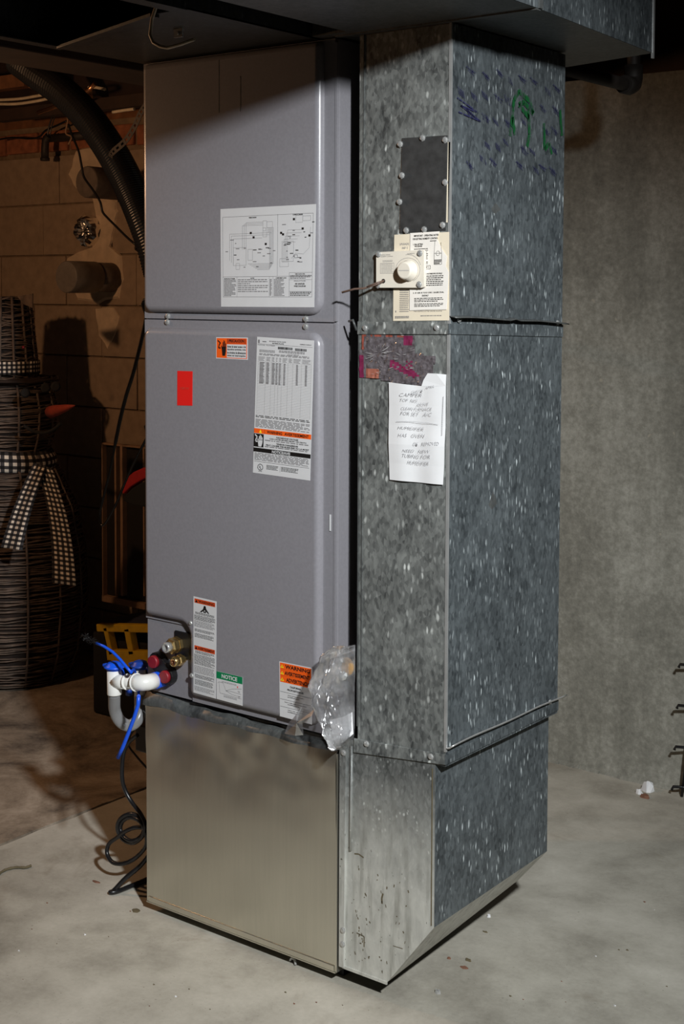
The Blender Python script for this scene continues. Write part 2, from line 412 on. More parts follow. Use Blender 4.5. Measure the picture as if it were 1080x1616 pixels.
def pan(mb, poly, y0, depth, r, m=0, steps=7):
    prev = None; N = len(poly)
    rings = [(0, 0)]
    for k in range(steps + 1):
        a = k / steps * PI / 2; rings.append((r * (1 - math.cos(a)), depth - r + r * math.sin(a)) if depth >= r else (r * (1 - math.cos(a)), depth * math.sin(a)))
    for ins, h in rings:
        pp = offset(poly, ins) if ins > 0 else poly
        ring = [mb.vert((p[0], y0 - h, p[1])) for p in pp]
        if prev:
            for j in range(N): mb.face((prev[j], prev[(j + 1) % N], ring[(j + 1) % N], ring[j]), m, True)
        prev = ring
    pp = offset(poly, r); mb.face([mb.vert((p[0], y0 - depth, p[1])) for p in pp], m)

def screw(name, p, axis, parent, r=0.0055, h=0.004, mat='zinc'):
    mb = MB(); ax = Vector(axis)
    mb.lathe(p, ax, [(r * 1.35, 0), (r * 1.35, h * 0.3), (r, h * 0.32), (r * 0.95, h), (r * 0.5, h * 1.15)], 8, 0, smooth=False)
    return mb.build(name, mat, parent)

# ------------------------------------------------------------------ flat print helpers
_fc = bpy.data.curves.new('type', 'FONT'); _fo = bpy.data.objects.new('type', _fc); COL.objects.link(_fo)
_fc.resolution_u = 2
_tcache = {}
def glyphs(s, bold=0.0, shear=0.0):
    k = (s, bold, shear)
    if k not in _tcache:
        _fc.body = s; _fc.offset = bold; _fc.shear = shear; _fc.size = 1
        bpy.context.view_layer.update()
        ev = _fo.evaluated_get(bpy.context.evaluated_depsgraph_get()); me = ev.to_mesh()
        vs = [(v.co.x, v.co.y) for v in me.vertices]; fs = [tuple(p.vertices) for p in me.polygons]; ev.to_mesh_clear()
        x0 = min(v[0] for v in vs); x1 = max(v[0] for v in vs); y0 = min(v[1] for v in vs); y1 = max(v[1] for v in vs)
        _tcache[k] = ([((v[0] - x0) / (x1 - x0), (v[1] - y0) / (y1 - y0)) for v in vs], fs, (x1 - x0) / (y1 - y0))
    return _tcache[k]
class Print:
    """flat print on a plane; u to the right, v down, both 0..1 over a quad tl,tr,br,bl; nrm points out"""
    def __init__(s, mb, tl, tr, br, bl, nrm, lift=0.0):
        s.mb = mb; s.q = [Vector(p) for p in (tl, tr, br, bl)]; s.n = Vector(nrm).normalized(); s.l0 = lift
        s.W = (s.q[1] - s.q[0]).length; s.H = (s.q[3] - s.q[0]).length
    def at(s, u, v, k=1):
        a = s.q[0].lerp(s.q[1], u); b = s.q[3].lerp(s.q[2], u)
        return a.lerp(b, v) + s.n * (s.l0 + k * 0.00022)
    def sheet(s, m=0, t=0.0006):
        s.rect(0, 0, 1, 1, m, 0); 
    def rect(s, u0, v0, u1, v1, m, k=1): s.mb.poly([s.at(u0, v1, k), s.at(u1, v1, k), s.at(u1, v0, k), s.at(u0, v0, k)], m)
    def poly(s, pts, m, k=1): s.mb.poly([s.at(u, v, k) for u, v in pts], m)
    def line(s, pts, wd, m, k=1):
        for (a, b) in zip(pts[:-1], pts[1:]):
            dx, dy = (b[0] - a[0]) * s.W, (b[1] - a[1]) * s.H; L = math.hypot(dx, dy)
            if L < 1e-7: continue
            nx, ny = -dy / L * wd / 2 / s.W, dx / L * wd / 2 / s.H
            s.poly([(a[0] - nx, a[1] - ny), (b[0] - nx, b[1] - ny), (b[0] + nx, b[1] + ny), (a[0] + nx, a[1] + ny)], m, k)
    def frame(s, u0, v0, u1, v1, wd, m, k=1): s.line([(u0, v0), (u1, v0), (u1, v1), (u0, v1), (u0, v0)], wd, m, k)
    def text(s, t, u0, v0, u1, v1, m, bold=0.0, k=2, shear=0.0, slope=0.0):
        vs, fs, asp = glyphs(t, bold, shear)
        ix = [s.mb.vert(s.at(u0 + x * (u1 - u0), v1 - y * (v1 - v0) + slope * (x - 0.5), k)) for x, y in vs]
        for f in fs: s.mb.face([ix[i] for i in f], m)
    def para(s, u0, v0, u1, v1, n, m, k=1, fill=0.62, ragged=0.25, seed=0):
        rnd = random.Random(seed + n * 17 + int(v0 * 1000)); dv = (v1 - v0) / n
        for i in range(n):
            u = u0; end = u1 - (u1 - u0) * rnd.random() * ragged * (1 if i % 3 == 2 else 0.12); a = v0 + i * dv
            while u < end - 0.01:
                l = min(end - u, (u1 - u0) * (0.03 + rnd.random() * 0.10))
                s.rect(u, a, u + l, a + dv * fill, m, k); u += l + (u1 - u0) * 0.018

# ------------------------------------------------------------------ the setting
WY = 1.54                       # face of the far wall
fl = thing('floor', '', ''); del fl['label']; del fl['category']; struct(fl)
JX = -1.163
def slab(x0, x1, jag_left, jag_right, mat):
    mb = MB(); ys = [-6.0] + [-1.0 + 0.03 * k for k in range(86)] + [1.9]
    def jx(y, s): return 0.006 * noise.noise(Vector((y * 9, s, 0))) + 0.003 * noise.noise(Vector((y * 40, s, 3)))
    for a, b in zip(ys[:-1], ys[1:]):
        xa0, xb0 = (x0 + jx(a, 1), x0 + jx(b, 1)) if jag_left else (x0, x0)
        xa1, xb1 = (x1 + jx(a, 5), x1 + jx(b, 5)) if jag_right else (x1, x1)
        mb.hexa([(xa0, a, -0.05), (xa1, a, -0.05), (xb1, b, -0.05), (xb0, b, -0.05), (xa0, a, 0), (xa1, a, 0), (xb1, b, 0), (xb0, b, 0)])
    return mb.build('slab', mat, fl)
slab(JX + 0.006, 5.0, True, False, 'floor')
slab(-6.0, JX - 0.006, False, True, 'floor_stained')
mb = MB(); mb.box(-6, 5, -6, 1.9, -0.09, -0.052); mb.build('subgrade', 'blackvoid', fl)
# concrete wall to the right, block wall to the left
mb = MB()
mb.grid(lambda u, v: (-1.3 + 6.3 * u, WY + 0.006 * noise.noise(Vector((u * 22, v * 9, 0))) + 0.003 * noise.noise(Vector((u * 80, v * 30, 2))) - (0.012 * max(0, 1 - v * 30)), 2.12 * v), 200, 60)
mb.box(-1.3, 5.0, WY + 0.02, WY + 0.22, 0, 2.12)
struct(mb.build('wall_back', 'wall', fix=False))
mb = MB(); 
for k in range(30):
    x = -1.0 + k * 0.07; h = 0.010 + 0.008 * random.random()
    mb.hexa([(x, WY - 0.012 - 0.012 * random.random(), 0), (x + 0.07, WY - 0.02, 0), (x + 0.07, WY + 0.02, 0), (x, WY + 0.02, 0), (x, WY - 0.006, h), (x + 0.07, WY - 0.006, h), (x + 0.07, WY + 0.01, h), (x, WY + 0.01, h)])
struct(mb.build('trim_1', 'wall'))
wl = thing('wall_left', '', '', (-3, WY, 0)); del wl['label']; del wl['category']; struct(wl)
mb = MB(); mb.box(-5.2, -1.3, WY + 0.012, WY + 0.2, 0, 2.15); mb.build('mortar', 'mortar', wl)
rows = [1.827 + 0.2, 1.827, 1.618, 1.415, 1.21, 1.005, 0.80, 0.595, 0.39, 0.185, 0.0]
joints = [-2.638, -2.738, -2.60, -2.80, -2.6, -2.8, -2.6, -2.8, -2.6, -2.8]
for i in range(10):
    z1, z0 = rows[i], rows[i + 1]; x = joints[i] - 0.41 * 4
    while x < -1.35:
        xa, xb = max(x, -3.6), min(x + 0.41, -1.3)
        if xb > -3.6 and xb - xa > 0.03:
            mb = MB(); j = random.uniform(-0.003, 0.003)
            mb.box(xa + 0.003, xb - 0.003, WY + j, WY + 0.05, z0 + 0.003, z1 - 0.003); mb.build('block', 'block', wl, bevel=0.003)
        x += 0.41
x = -3.32
while x < -1.35:
    mb = MB(); j = random.uniform(-0.006, 0.004); L = random.uniform(0.17, 0.21)
    mb.box(x + 0.006, min(x + L, -1.3) - 0.006, WY + j, WY + 0.06, 2.040 + random.uniform(0, 0.008), 2.128 - random.uniform(0, 0.01)); mb.build('brick', 'brick', wl, bevel=0.006)
    x += L
# remaining room shell
mb = MB(); mb.box(-6, 5, -6, 2.4, 2.62, 2.7); struct(mb.build('ceiling', 'wood_dark'))
mb = MB(); mb.box(5.0, 5.1, -6, 1.9, 0, 2.62); struct(mb.build('wall_right', 'wall'))
mb = MB(); mb.box(-6, 5, -6.1, -6.0, 0, 2.62); struct(mb.build('wall_front', 'wall'))
mb = MB(); mb.box(-1.3, 5, 1.72, 1.9, 2.13, 2.62); struct(mb.build('trim_2', 'wood_dark'))
mb = MB(); mb.box(-5.2, -1.3, WY + 0.01, WY + 0.14, 2.15, 2.19); struct(mb.build('trim_3', 'wood'))
mb = MB(); mb.box(-5.2, -1.3, WY + 0.09, WY + 0.2, 2.19, 2.62); struct(mb.build('trim_4', 'wood_dark'))

# joists over the left part, running away to the block wall
def joist(x0, x1, y0, y1, z0, z1, label, mat='wood'):
    mb = MB(); mb.box(x0, x1, y0, y1, z0, z1); o = mb.build('joist', mat, bevel=0.003); return tag(o, label, 'joist')
joist(-1.05, -0.86, -1.6, WY - 0.02, 2.045, 2.30, 'broad dark brown beam running back above the black hose', 'wood_dark')

# ------------------------------------------------------------------ air handler
AH = thing('air_handler', 'tall grey air handler cabinet covered in warning stickers', 'furnace', (-0.283, 0.28, 0.53))
DEP = 0.018
mb = MB(); mb.box(-0.567, 0.0, 0.002, 0.56, 0.535, 1.998); mb.build('cabinet', 'paint', AH, bevel=0.003)
# upper door
XL, XR = -0.559, -0.034
mb = MB(); mb.box(-0.566, -0.006, -0.003, 0.002, 1.4135, 1.998)
pan(mb, fillet([(XL, 1.428), (XR, 1.428), (XR, 1.996), (XL, 1.996)], [0.022, 0.03, 0.015, 0.015]), -0.003, DEP - 0.003, 0.014)
UD = mb.build('upper_door', 'paint', AH)
# lower door with a cut corner for the pipe plate
n0 = ony(236, 972, -DEP); n1 = ony(297.5, 990, -DEP)
NX, NZ = n1.x, n0.z
mb = MB(); mb.box(NX - 0.002, -0.006, -0.003, 0.002, 0.536, 1.4105); mb.box(-0.566, NX - 0.002, -0.003, 0.002, NZ - 0.01, 1.4105)
pan(mb, fillet([(NX, 0.552), (XR, 0.552), (XR, 1.392), (XL, 1.392), (XL, NZ), (NX, NZ)], [0.015, 0.03, 0.03, 0.022, 0.015, 0.030]), -0.003, DEP - 0.003, 0.014)
LDOOR = mb.build('lower_door', 'paint', AH)
mb = MB(); mb.box(-0.564, NX - 0.001, 0.0005, 0.004, 0.537, NZ - 0.008); mb.build('pipe_plate', 'paint', AH)
# door edge strip seen at the right of the doors
mb = MB(); mb.box(-0.006, -0.0005, -0.004, 0.02, 0.54, 1.41); mb.build('door_edge', 'paint', AH)
mb = MB(); mb.box(-0.006, -0.0005, -0.004, 0.02, 1.415, 1.99); mb.build('door_edge', 'paint', AH)
for (x, y) in ((265.2, 498.8), (483, 503.4)): screw('screw', ony(x, y, -0.003), (0, -1, 0), UD)
for (x, y) in ((264.4, 508.4), (482.7, 515.5)): screw('screw', ony(x, y, -0.003), (0, -1, 0), LDOOR)
for (x, y) in ((301, 983), (303, 1066)): screw('screw', ony(x, y, -DEP), (0, -1, 0), LDOOR, 0.0045, 0.003)

YB = -DEP - 0.0006
for (x, ya, yb) in ((345.5, 95, 178), (379.5, 120, 176)):
    mb = MB(); p, q_ = ony(x, ya, -DEP), ony(x, yb, -DEP); mb.box(p.x - .0009, p.x + .0009, -DEP - .0004, -DEP + .0005, q_.z, p.z); mb.build('scratch', 'paint_dark', UD)
mb = MB(); p, q_ = ony(521.5, 812, -0.0045), ony(522, 838, -0.0045); mb.box(p.x - .0022, p.x + .002, -.0048, -.004, q_.z, p.z); mb.build('paint_chip', 'label', LDOOR)
def plabel(name, corners, mats, draw, y=YB, parent=AH, label=None, thick=0.0005):
    q = [ony(x, yy, y) for x, yy in corners]
    mb = MB(); n = Vector((0, -1, 0))
    back = [p + Vector((0, thick, 0)) for p in q]
    for k in range(4): mb.poly([q[k], q[(k + 1) % 4], back[(k + 1) % 4], back[k]], 0)
    P = Print(mb, *q, n); P.sheet(0); draw(P)
    o = mb.build(name, mats, parent, fix=False)
    if label: o['label'] = label
    return o
# --- wiring diagram
def d_wiring(P):
    K, Gy = 1, 2; lw = 0.0007; t = 0.0005
    P.frame(.025, .085, .975, .90, lw, Gy); P.line([(.615, .08), (.615, .69)], lw, Gy); P.line([(.025, .695), (.975, .695)], lw, Gy)
    P.line([(.74, .66), (.74, .90)], lw, Gy); P.line([(.18, .695), (.18, .9)], t, Gy); P.line([(.57, .695), (.57, .9)], t, Gy); P.line([(.53, .695), (.53, .9)], t, Gy)
    P.line([(.74, .66), (.975, .66)], lw, Gy); P.line([(.74, .73), (.975, .73)], t, Gy); P.line([(.74, .845), (.975, .845)], t, Gy)
    P.text('WIRING DIAGRAM', .31, .095, .39, .108, K, .02); P.text('SCHEMATIC DIAGRAM', .77, .085, .87, .098, K, .02)
    rnd = random.Random(3)
    for (a, b, c, d) in ((.10, .26, .55, .53), (.12, .28, .53, .55), (.14, .31, .45, .57), (.24, .18, .46, .42), (.26, .165, .46, .42), (.28, .15, .46, .42)):
        P.line([(a, d), (a, b), (c, b)], t, Gy)
    for (u0, v0, u1, v1) in ((.46, .14, .50, .30), (.46, .21, .49, .24), (.50, .15, .56, .21), (.14, .40, .28, .58), (.30, .42, .35, .53), (.17, .56, .21, .62)): P.frame(u0, v0, u1, v1, t, Gy)
    for k in range(6): P.line([(.30 + .02 * k, .565 + .012 * k), (.57 - .008 * k, .565 + .012 * k), (.57 - .008 * k, .21 + .01 * k), (.51, .21 + .01 * k)], t, Gy)
    for (u, v) in ((.32, .245), (.35, .29), (.66, .27), (.64, .255), (.48, .36), (.93, .29), (.77, .125), (.86, .22)): P.rect(u, v, u + .022, v + .022, K)
    for k in range(46):
        u, v = rnd.choice(((.13, .40), (.31, .41), (.45, .36), (.03, .29), (.65, .36), (.72, .38), (.64, .18), (.84, .14)))
        u += rnd.random() * .13; v += rnd.random() * .2; P.rect(u, v, u + .012 + rnd.random() * .03, v + .008, rnd.choice((K, Gy, Gy)))
    for k in range(5): P.line([(.67 + .012 * k, .56), (.67 + .012 * k, .36 - .03 * k), (.80 + .02 * k, .36 - .03 * k)], t, Gy)
    P.frame(.66, .35, .78, .55, t, Gy); P.frame(.64, .52, .73, .60, t, Gy); P.frame(.80, .10, .87, .17, t, Gy); P.frame(.87, .11, .95, .155, t, Gy)
    P.line([(.95, .22), (.94, .42), (.88, .48), (.80, .47), (.76, .52)], t, Gy); P.frame(.79, .485, .82, .515, lw, K)
    P.text('COMPONENT CODE', .60, .705, .71, .717, K, .02); P.text('NOTES', .33, .705, .37, .717, K, .02); P.text('MANUFACTURER', .04, .708, .16, .720, K, .02)
    P.para(.035, .725, .17, .895, 12, Gy, ragged=.5); P.para(.19, .722, .52, .86, 7, Gy, ragged=.6, fill=.42); P.para(.58, .722, .70, .895, 13, Gy, ragged=.6); P.para(.535, .722, .565, .89, 12, Gy, ragged=.2)
    P.text('WIRE COLOR CODE', .80, .668, .90, .680, K, .02); P.para(.75, .685, .97, .725, 3, Gy); P.text('SINGLE PHASE', .79, .735, .91, .748, Gy)
    P.text('AIR HANDLER', .80, .762, .90, .778, K, .02); P.text('WIRE DIAGRAM', .79, .785, .91, .801, K, .02); P.para(.75, .85, .97, .895, 3, K, fill=.5)
plabel('wiring_diagram_label', [(348, 330), (499, 322), (496, 485), (349, 484)], ['label', 'black', 'grey'], d_wiring, label='white wiring diagram label on the upper door')

def bolt(P, u, v, w_, h, m, k=3): P.line([(u, v), (u + w_, v + h * .35), (u + w_ * .6, v + h * .5), (u + w_ * .3, v + h), (u + w_ * 1.1, v + h)], 0.0028, m, k)
def hand(P, u, v, w_, h, m, k=3):
    P.poly([(u + .15 * w_, v + h), (u, v + .55 * h), (u + .18 * w_, v + .42 * h), (u + w_, v + .42 * h), (u + .95 * w_, v + .7 * h), (u + .75 * w_, v + h)], m, k)
    for i in range(4):
        a = u + w_ * (.20 + .205 * i); top = v + h * (.12, 0, .06, .2)[i]; P.rect(a, top, a + w_ * .16, v + .46 * h, m, k)
    P.poly([(u, v + .58 * h), (u - .12 * w_, v + .36 * h), (u + .02 * w_, v + .33 * h), (u + .2 * w_, v + .5 * h)], m, k)
def d_prec(P):
    P.rect(.02, .04, .98, .96, 1); P.rect(.35, .32, .96, .93, 0, 2)
    P.rect(.03, .06, .34, .94, 2, 2); hand(P, .19, .14, .14, .72, 3); bolt(P, .06, .15, .09, .35, 3)
    P.rect(.35, .06, .96, .29, 4, 2); P.text('| PRECAUCION |', .38, .09, .93, .27, 3, .03, 3)
    for i, s in enumerate(('Antes de tener acceso a los', 'dispositivos terminales, todos', 'los circuitos de alimentacion', 'deben ser interrumpidos.')): P.text(s, .365, .37 + .14 * i, .95, .47 + .14 * i, 3, .03, 3)
plabel('caution_label', [(341.2, 532.1), (391, 532.7), (391, 568.1), (341, 565.6)], ['label', 'orange', 'orange', 'black', 'darkorange'], d_prec, label='small orange caution label with a hand symbol')
def d_red(P): P.text('10KW', .2, .46, .8, .54, 1, .01)
plabel('red_tag', [(280, 585.2), (303.9, 586), (303.5, 640.3), (279.7, 639.7)], ['red', 'redmark'], d_red, label='plain red rectangular sticker')
def d_spec(P):
    K, Gy, Lg, Or, Wh, Yl = 1, 2, 3, 4, 0, 5
    P.text('AIR HANDLER / ELECTRIC HEATER', .22, .022, .52, .030, Gy, .02); P.text('RATING PLATE', .28, .036, .48, .044, K, .03); P.text('ASSEMBLED IN MEXICO', .76, .030, .96, .038, Gy, .02)
    P.rect(.02, .02, .05, .045, Gy); P.para(.10, .028, .18, .040, 1, Gy)
    P.line([(.02, .05), (.98, .05)], .0006, Gy); P.text('MODEL NUMBER', .02, .053, .33, .061, Gy)
    rnd = random.Random(5)
    for (u0, u1, v0) in ((.38, .63, .062), (.68, .88, .065)):
        u = u0
        while u < u1: w_ = rnd.choice((.006, .01, .016)); P.rect(u, v0, u + w_, v0 + .018, K); u += w_ + rnd.choice((.003, .005))
    P.para(.05, .092, .33, .112, 2, Gy); P.para(.40, .088, .86, .106, 2, Gy, ragged=.5); P.text('VOLTS 208/240', .55, .108, .75, .116, Gy)
    P.para(.05, .118, .95, .134, 2, Gy)
    cols = [.03, .17, .27, .345, .40, .46, .565, .65, .80, .97]
    for c_ in cols: P.line([(c_, .14), (c_, .56)], .0005, Lg)
    for k in range(34): P.line([(.03, .18 + .38 * k / 33), (.97, .18 + .38 * k / 33)], .0005, Lg)
    for c0, c1 in zip(cols[:-1], cols[1:]): P.para(c0 + .012, .142, c1 - .012, .176, 4, Gy, fill=.5)
    for c0, v1 in ((.065, .34), (.185, .34), (.285, .34), (.355, .34), (.41, .34), (.49, .34), (.71, .33), (.865, .33)):
        wd = .085 if c0 < .1 else .055 if c0 < .3 else .035
        n = 17
        for i in range(n):
            a = .182 + (v1 - .182) * i / n; P.rect(c0, a, c0 + wd * rnd.uniform(.8, 1), a + .0062, Gy, 2)
    P.para(.02, .572, .97, .592, 2, K, fill=.5); P.para(.02, .60, .98, .662, 7, Gy, fill=.55)
    P.rect(.0, .670, 1, .705, Or); P.line([(.19, .672), (.19, .703)], .0006, K, 2); P.poly([(.09, .701), (.115, .674), (.14, .701)], Yl, 2); P.text('WARNING', .23, .677, .50, .699, K, .03); P.text('AVERTISSEMENT', .54, .677, .96, .699, K, .03)
    P.rect(.0, .708, .175, .805, K); hand(P, .075, .715, .085, .085, Wh); bolt(P, .02, .715, .045, .05, Wh)
    P.text('HAZARDOUS VOLTAGE', .40, .715, .78, .727, K, .03); P.text('CAN CAUSE SEVERE INJURY OR DEATH', .28, .731, .92, .742, K, .03); P.para(.20, .746, .97, .757, 1, Gy)
    P.text('TENSION DANGEREUSE', .40, .762, .78, .774, K, .03); P.text('PEUT CAUSER DES BLESSURES OU LA MORT', .22, .778, .97, .789, K, .03); P.para(.20, .793, .97, .803, 1, Gy)
    P.rect(0, .812, 1, .842, K); P.text('NOTICE/AVIS', .33, .817, .65, .838, Wh, .03)
    P.para(.02, .848, .98, .905, 7, Gy, fill=.55); P.line([(.02, .912), (.98, .912)], .0006, K)
    pts = [(.13 + .047 * math.cos(a * PI / 8), .952 + .022 * math.sin(a * PI / 8)) for a in range(17)]; P.line(pts, .0013, K)
    P.text('U', .108, .940, .128, .957, K, .03); P.text('L', .130, .948, .150, .965, K, .03); P.text('R', .175, .952, .185, .958, K); P.text('C', .078, .955, .09, .961, K); P.text('LISTED', .10, .978, .165, .985, K)
    P.para(.24, .93, .45, .965, 4, K, ragged=.4, fill=.5); P.line([(.48, .928), (.48, .97)], .0005, K); P.para(.50, .93, .80, .965, 4, K, ragged=.4, fill=.5)
plabel('rating_label', [(406, 531.4), (495.9, 537.4), (489.5, 758.6), (399.3, 745.8)], ['label', 'black', 'grey', 'lgrey', 'orange', 'yellow'], d_spec, label='tall white rating label with orange and black bands')
def d_longwarn(P):
    K, Gy, Or = 1, 2, 3
    P.rect(.05, .018, .95, .062, Or); P.poly([(.08, .055), (.14, .026), (.20, .055)], K, 2); P.text('WARNING', .22, .026, .92, .055, K, .02)
    P.poly([(.46, .08), (.54, .078), (.56, .10), (.60, .115), (.70, .145), (.64, .147), (.56, .128), (.55, .146), (.44, .146), (.44, .128), (.36, .147), (.28, .147), (.42, .112)], K)
    P.rect(.46, .074, .53, .09, K); P.poly([(.47, .12), (.5, .138), (.53, .12)], 0, 2)
    P.para(.08, .155, .92, .18, 2, K, fill=.5); P.para(.04, .185, .96, .24, 6, K, fill=.45); P.para(.04, .245, .94, .31, 6, Gy, fill=.45); P.para(.06, .33, .94, .36, 3, K, fill=.45); P.para(.06, .375, .90, .42, 4, K, fill=.45)
    P.rect(.05, .503, .95, .547, Or); P.poly([(.07, .54), (.13, .512), (.19, .54)], K, 2); P.text('AVERTISSEMENT', .21, .512, .93, .538, K, .02)
    P.para(.08, .555, .92, .585, 3, K, fill=.45); P.para(.04, .592, .96, .70, 10, K, fill=.42); P.para(.04, .71, .94, .79, 7, Gy, fill=.42); P.para(.07, .80, .94, .84, 4, K, fill=.45); P.para(.07, .855, .88, .91, 5, K, fill=.42); P.para(.05, .925, .94, .975, 4, Gy, fill=.4)
plabel('warning_label', [(305.4, 940.9), (341.7, 949.2), (340.7, 1102.7), (305.4, 1092.8)], ['label', 'black', 'grey', 'darkorange'], d_longwarn, label='narrow white warning label with two orange bands')
def d_notice(P):
    P.rect(0, 0, 1, .25, 3); P.text('NOTICE', .2, .055, .8, .20, 0, .03)
    P.para(.2, .31, .78, .37, 2, 2, fill=.4)
    P.line([(.04, .42), (.10, .36), (.13, .75), (.97, .77)], .0006, 2); P.line([(.10, .36), (.26, .37), (.36, .62), (.46, .57), (.62, .50), (.97, .42)], .0006, 2); P.line([(.36, .62), (.6, .60), (.95, .62)], .0006, 2); P.line([(.36, .62), (.6, .70), (.95, .71)], .0006, 2)
    P.text('1', .80, .36, .83, .42, 4); P.text('TS', .82, .52, .90, .58, 2); P.text('T', .84, .70, .90, .78, 1); P.para(.28, .80, .80, .88, 2, 2, fill=.4)
plabel('notice_label', [(342, 1059), (383, 1068.7), (382.8, 1113.9), (342, 1102.9)], ['label', 'black', 'grey', 'green', 'red'], d_notice, label='small white notice label with a green heading')
def d_p65(P):
    P.rect(.025, .015, .975, .365, 2)
    P.line([(.03, .125), (.97, .125)], .0005, 3, 2); P.line([(.03, .245), (.97, .245)], .0005, 3, 2)
    for i, (s, a) in enumerate((('WARNING', .19), ('AVERTISSEMENT', .17), ('ADVERTENCIA', .22))):
        P.text(s, a, .035 + .118 * i, .94, .107 + .118 * i, 1, .03, 3)
        P.poly([(.04, .105 + .118 * i), (.09, .045 + .118 * i), (.15, .105 + .118 * i)], 4, 3); P.rect(.086, .065 + .118 * i, .1, .095 + .118 * i, 1, 4)
    P.text('CALIFORNIA', .33, .405, .67, .44, 1, .03); P.text('PROPOSITION 65', .25, .465, .74, .50, 1, .03)
    for i, s in enumerate(('Cancer and Reproductive Harm', 'Cancer et effets nocifs sur la reproduction', 'Cancer y dano reproductivo')):
        P.line([(.02, .54 + .135 * i), (.98, .54 + .135 * i)], .0006, 1)
        P.text(s, .26 - .1 * (i == 1), .572 + .135 * i, .74 + .1 * (i == 1), .592 + .135 * i, 1, .02); P.text('www.P65Warnings.ca.gov', .25, .605 + .135 * i, .62, .626 + .135 * i, 1, .03)
plabel('proposition_label', [(440.8, 1043.6), (492.8, 1054.4), (492.4, 1143.5), (441.8, 1130.1)], ['label', 'black', 'orange', 'darkorange', 'yellow'], d_p65, label='white label with three orange warning lines')
# pipe fittings in the plate
def fit(px, py, y): return ony(px, py, y)
c = fit(279, 1016, 0.0)
mb = MB(); mb.box(c.x - 0.004, NX - 0.004, -0.004, 0.001, c.z - 0.03, c.z + 0.032); mb.build('grommet', 'rubber', AH, bevel=0.003)
c = ony(277, 1018, -0.012)
mb = MB(); mb.lathe((c.x, -0.001, c.z), (0, -1, 0), [(0.019, 0), (0.019, 0.012), (0.0165, 0.0121)], 6, 0, smooth=False)
mb.lathe((c.x, -0.012, c.z), (0, -1, 0), [(0.0175, 0), (0.0185, 0.003), (0.0185, 0.017), (0.015, 0.020)], 6, 0, smooth=False)
mb.lathe((c.x, -0.032, c.z), (0, -1, 0), [(0.012, 0), (0.012, 0.012), (0.011, 0.014), (0.007, 0.0141), (0.006, 0.010)], 16, 1)
mb.build('suction_valve', ['brass', 'zinc'], AH)
c = ony(286, 1041, -0.012)
mb = MB(); mb.lathe((c.x, 0.0, c.z), (0, -1, 0), [(0.008, 0), (0.008, 0.01), (0.013, 0.0101), (0.013, 0.022), (0.011, 0.024)], 6, 0, smooth=False)
mb.lathe((c.x, -0.024, c.z), (0, -1, 0), [(0.0105, 0), (0.0115, 0.003), (0.0115, 0.014), (0.010, 0.016), (0.0065, 0.0161), (0.0055, 0.008)], 16, 0, mats=[0, 0, 0, 0, 1, 1])
mb.build('liquid_valve', ['brass', 'copper'], AH)
# drain plugs: black holder with two red caps
a = ony(240.5, 1045, -0.028); b = ony(258.3, 1068.9, -0.028)
mb = MB(); hull = []
dx, dz = b.x - a.x, b.z - a.z; L = math.hypot(dx, dz); base_ang = math.atan2(dz, dx)
for k in range(9): an = base_ang + PI / 2 + PI * k / 8; hull.append((a.x + 0.020 * math.cos(an), a.z + 0.021 * math.sin(an)))
for k in range(9): an = base_ang - PI / 2 + PI * k / 8; hull.append((b.x + 0.019 * math.cos(an), b.z + 0.021 * math.sin(an)))
mb.prism(hull, -0.020, 0.0); dp = mb.build('drain_port', 'rubber', AH, bevel=0.002)
for p in (a, b):
    mb = MB(); mb.lathe((p.x, -0.018, p.z), (0, -1, 0), [(0.0150, 0), (0.0150, 0.008), (0.0135, 0.012), (0.0125, 0.0115)], 18); mb.build('drain_plug', 'redcap', dp)

# ------------------------------------------------------------------ base stand under the air handler
BS = thing('base_stand', 'shiny sheet metal stand under the grey air handler', 'stand', (-0.283, 0.28, 0.0))
def bsf(u, v):
    x = -0.566 + 0.570 * u; z = 0.026 + 0.475 * v
    y = -0.004 - 0.010 * math.sin(PI * u) * math.sin(PI * min(1, v)) 
    d = max(0, v - 0.55) / 0.45
    y += d * 0.012 * noise.noise(Vector((u * 4, v * 4, 0.3))) + d * d * 0.004 * noise.noise(Vector((u * 13, v * 10, 1.7)))
    z += 0.010 * d * d * (noise.noise(Vector((u * 7, 3.3, 0))) ) * (v > 0.8)
    return Vector((x, y, z))
mb = MB(); mb.grid(bsf, 60, 40)
mb.build('front_panel', 'stainless', BS, fix=False)
# crumpled flange folding back over the top edge
def flange(u, v):
    a = bsf(u, 1.0); x = -0.574 + 0.580 * u
    hgt = 0.030 - 0.018 * u + 0.004 * noise.noise(Vector((u * 9, 0, 5)))
    y = a.y - 0.004 * math.sin(PI * v) + 0.014 * v + 0.004 * noise.noise(Vector((u * 14, v * 2, 9))) * math.sin(PI * v)
    return Vector((x, y, a.z + hgt * v))
mb = MB(); mb.grid(flange, 60, 6); mb.build('top_flange', 'galv_dull', BS, fix=False)
mb = MB(); mb.box(-0.566, 0.004, 0.012, 0.56, 0.026, 0.528); mb.build('body', 'galv_dull', BS, bevel=0.002)
mb = MB(); mb.box(-0.566, 0.004, -0.006, 0.012, 0.024, 0.0265); mb.box(0.0035, 0.0065, -0.004, 0.2, 0.026, 0.50); mb.build('edge_fold', 'stainless', BS)
mb = MB(); mb.box(-0.560, 0.000, -0.0065, -0.0050, 0.0275, 0.040); mb.build('bottom_hem', 'stainless', BS, bevel=0.001)
for (x, y) in ((-0.53, 0.06), (-0.03, 0.06), (-0.53, 0.5), (-0.03, 0.5)):
    mb = MB(); mb.box(x - 0.025, x + 0.025, y - 0.025, y + 0.025, 0.0, 0.0265); mb.build('foot', 'rubber', BS)

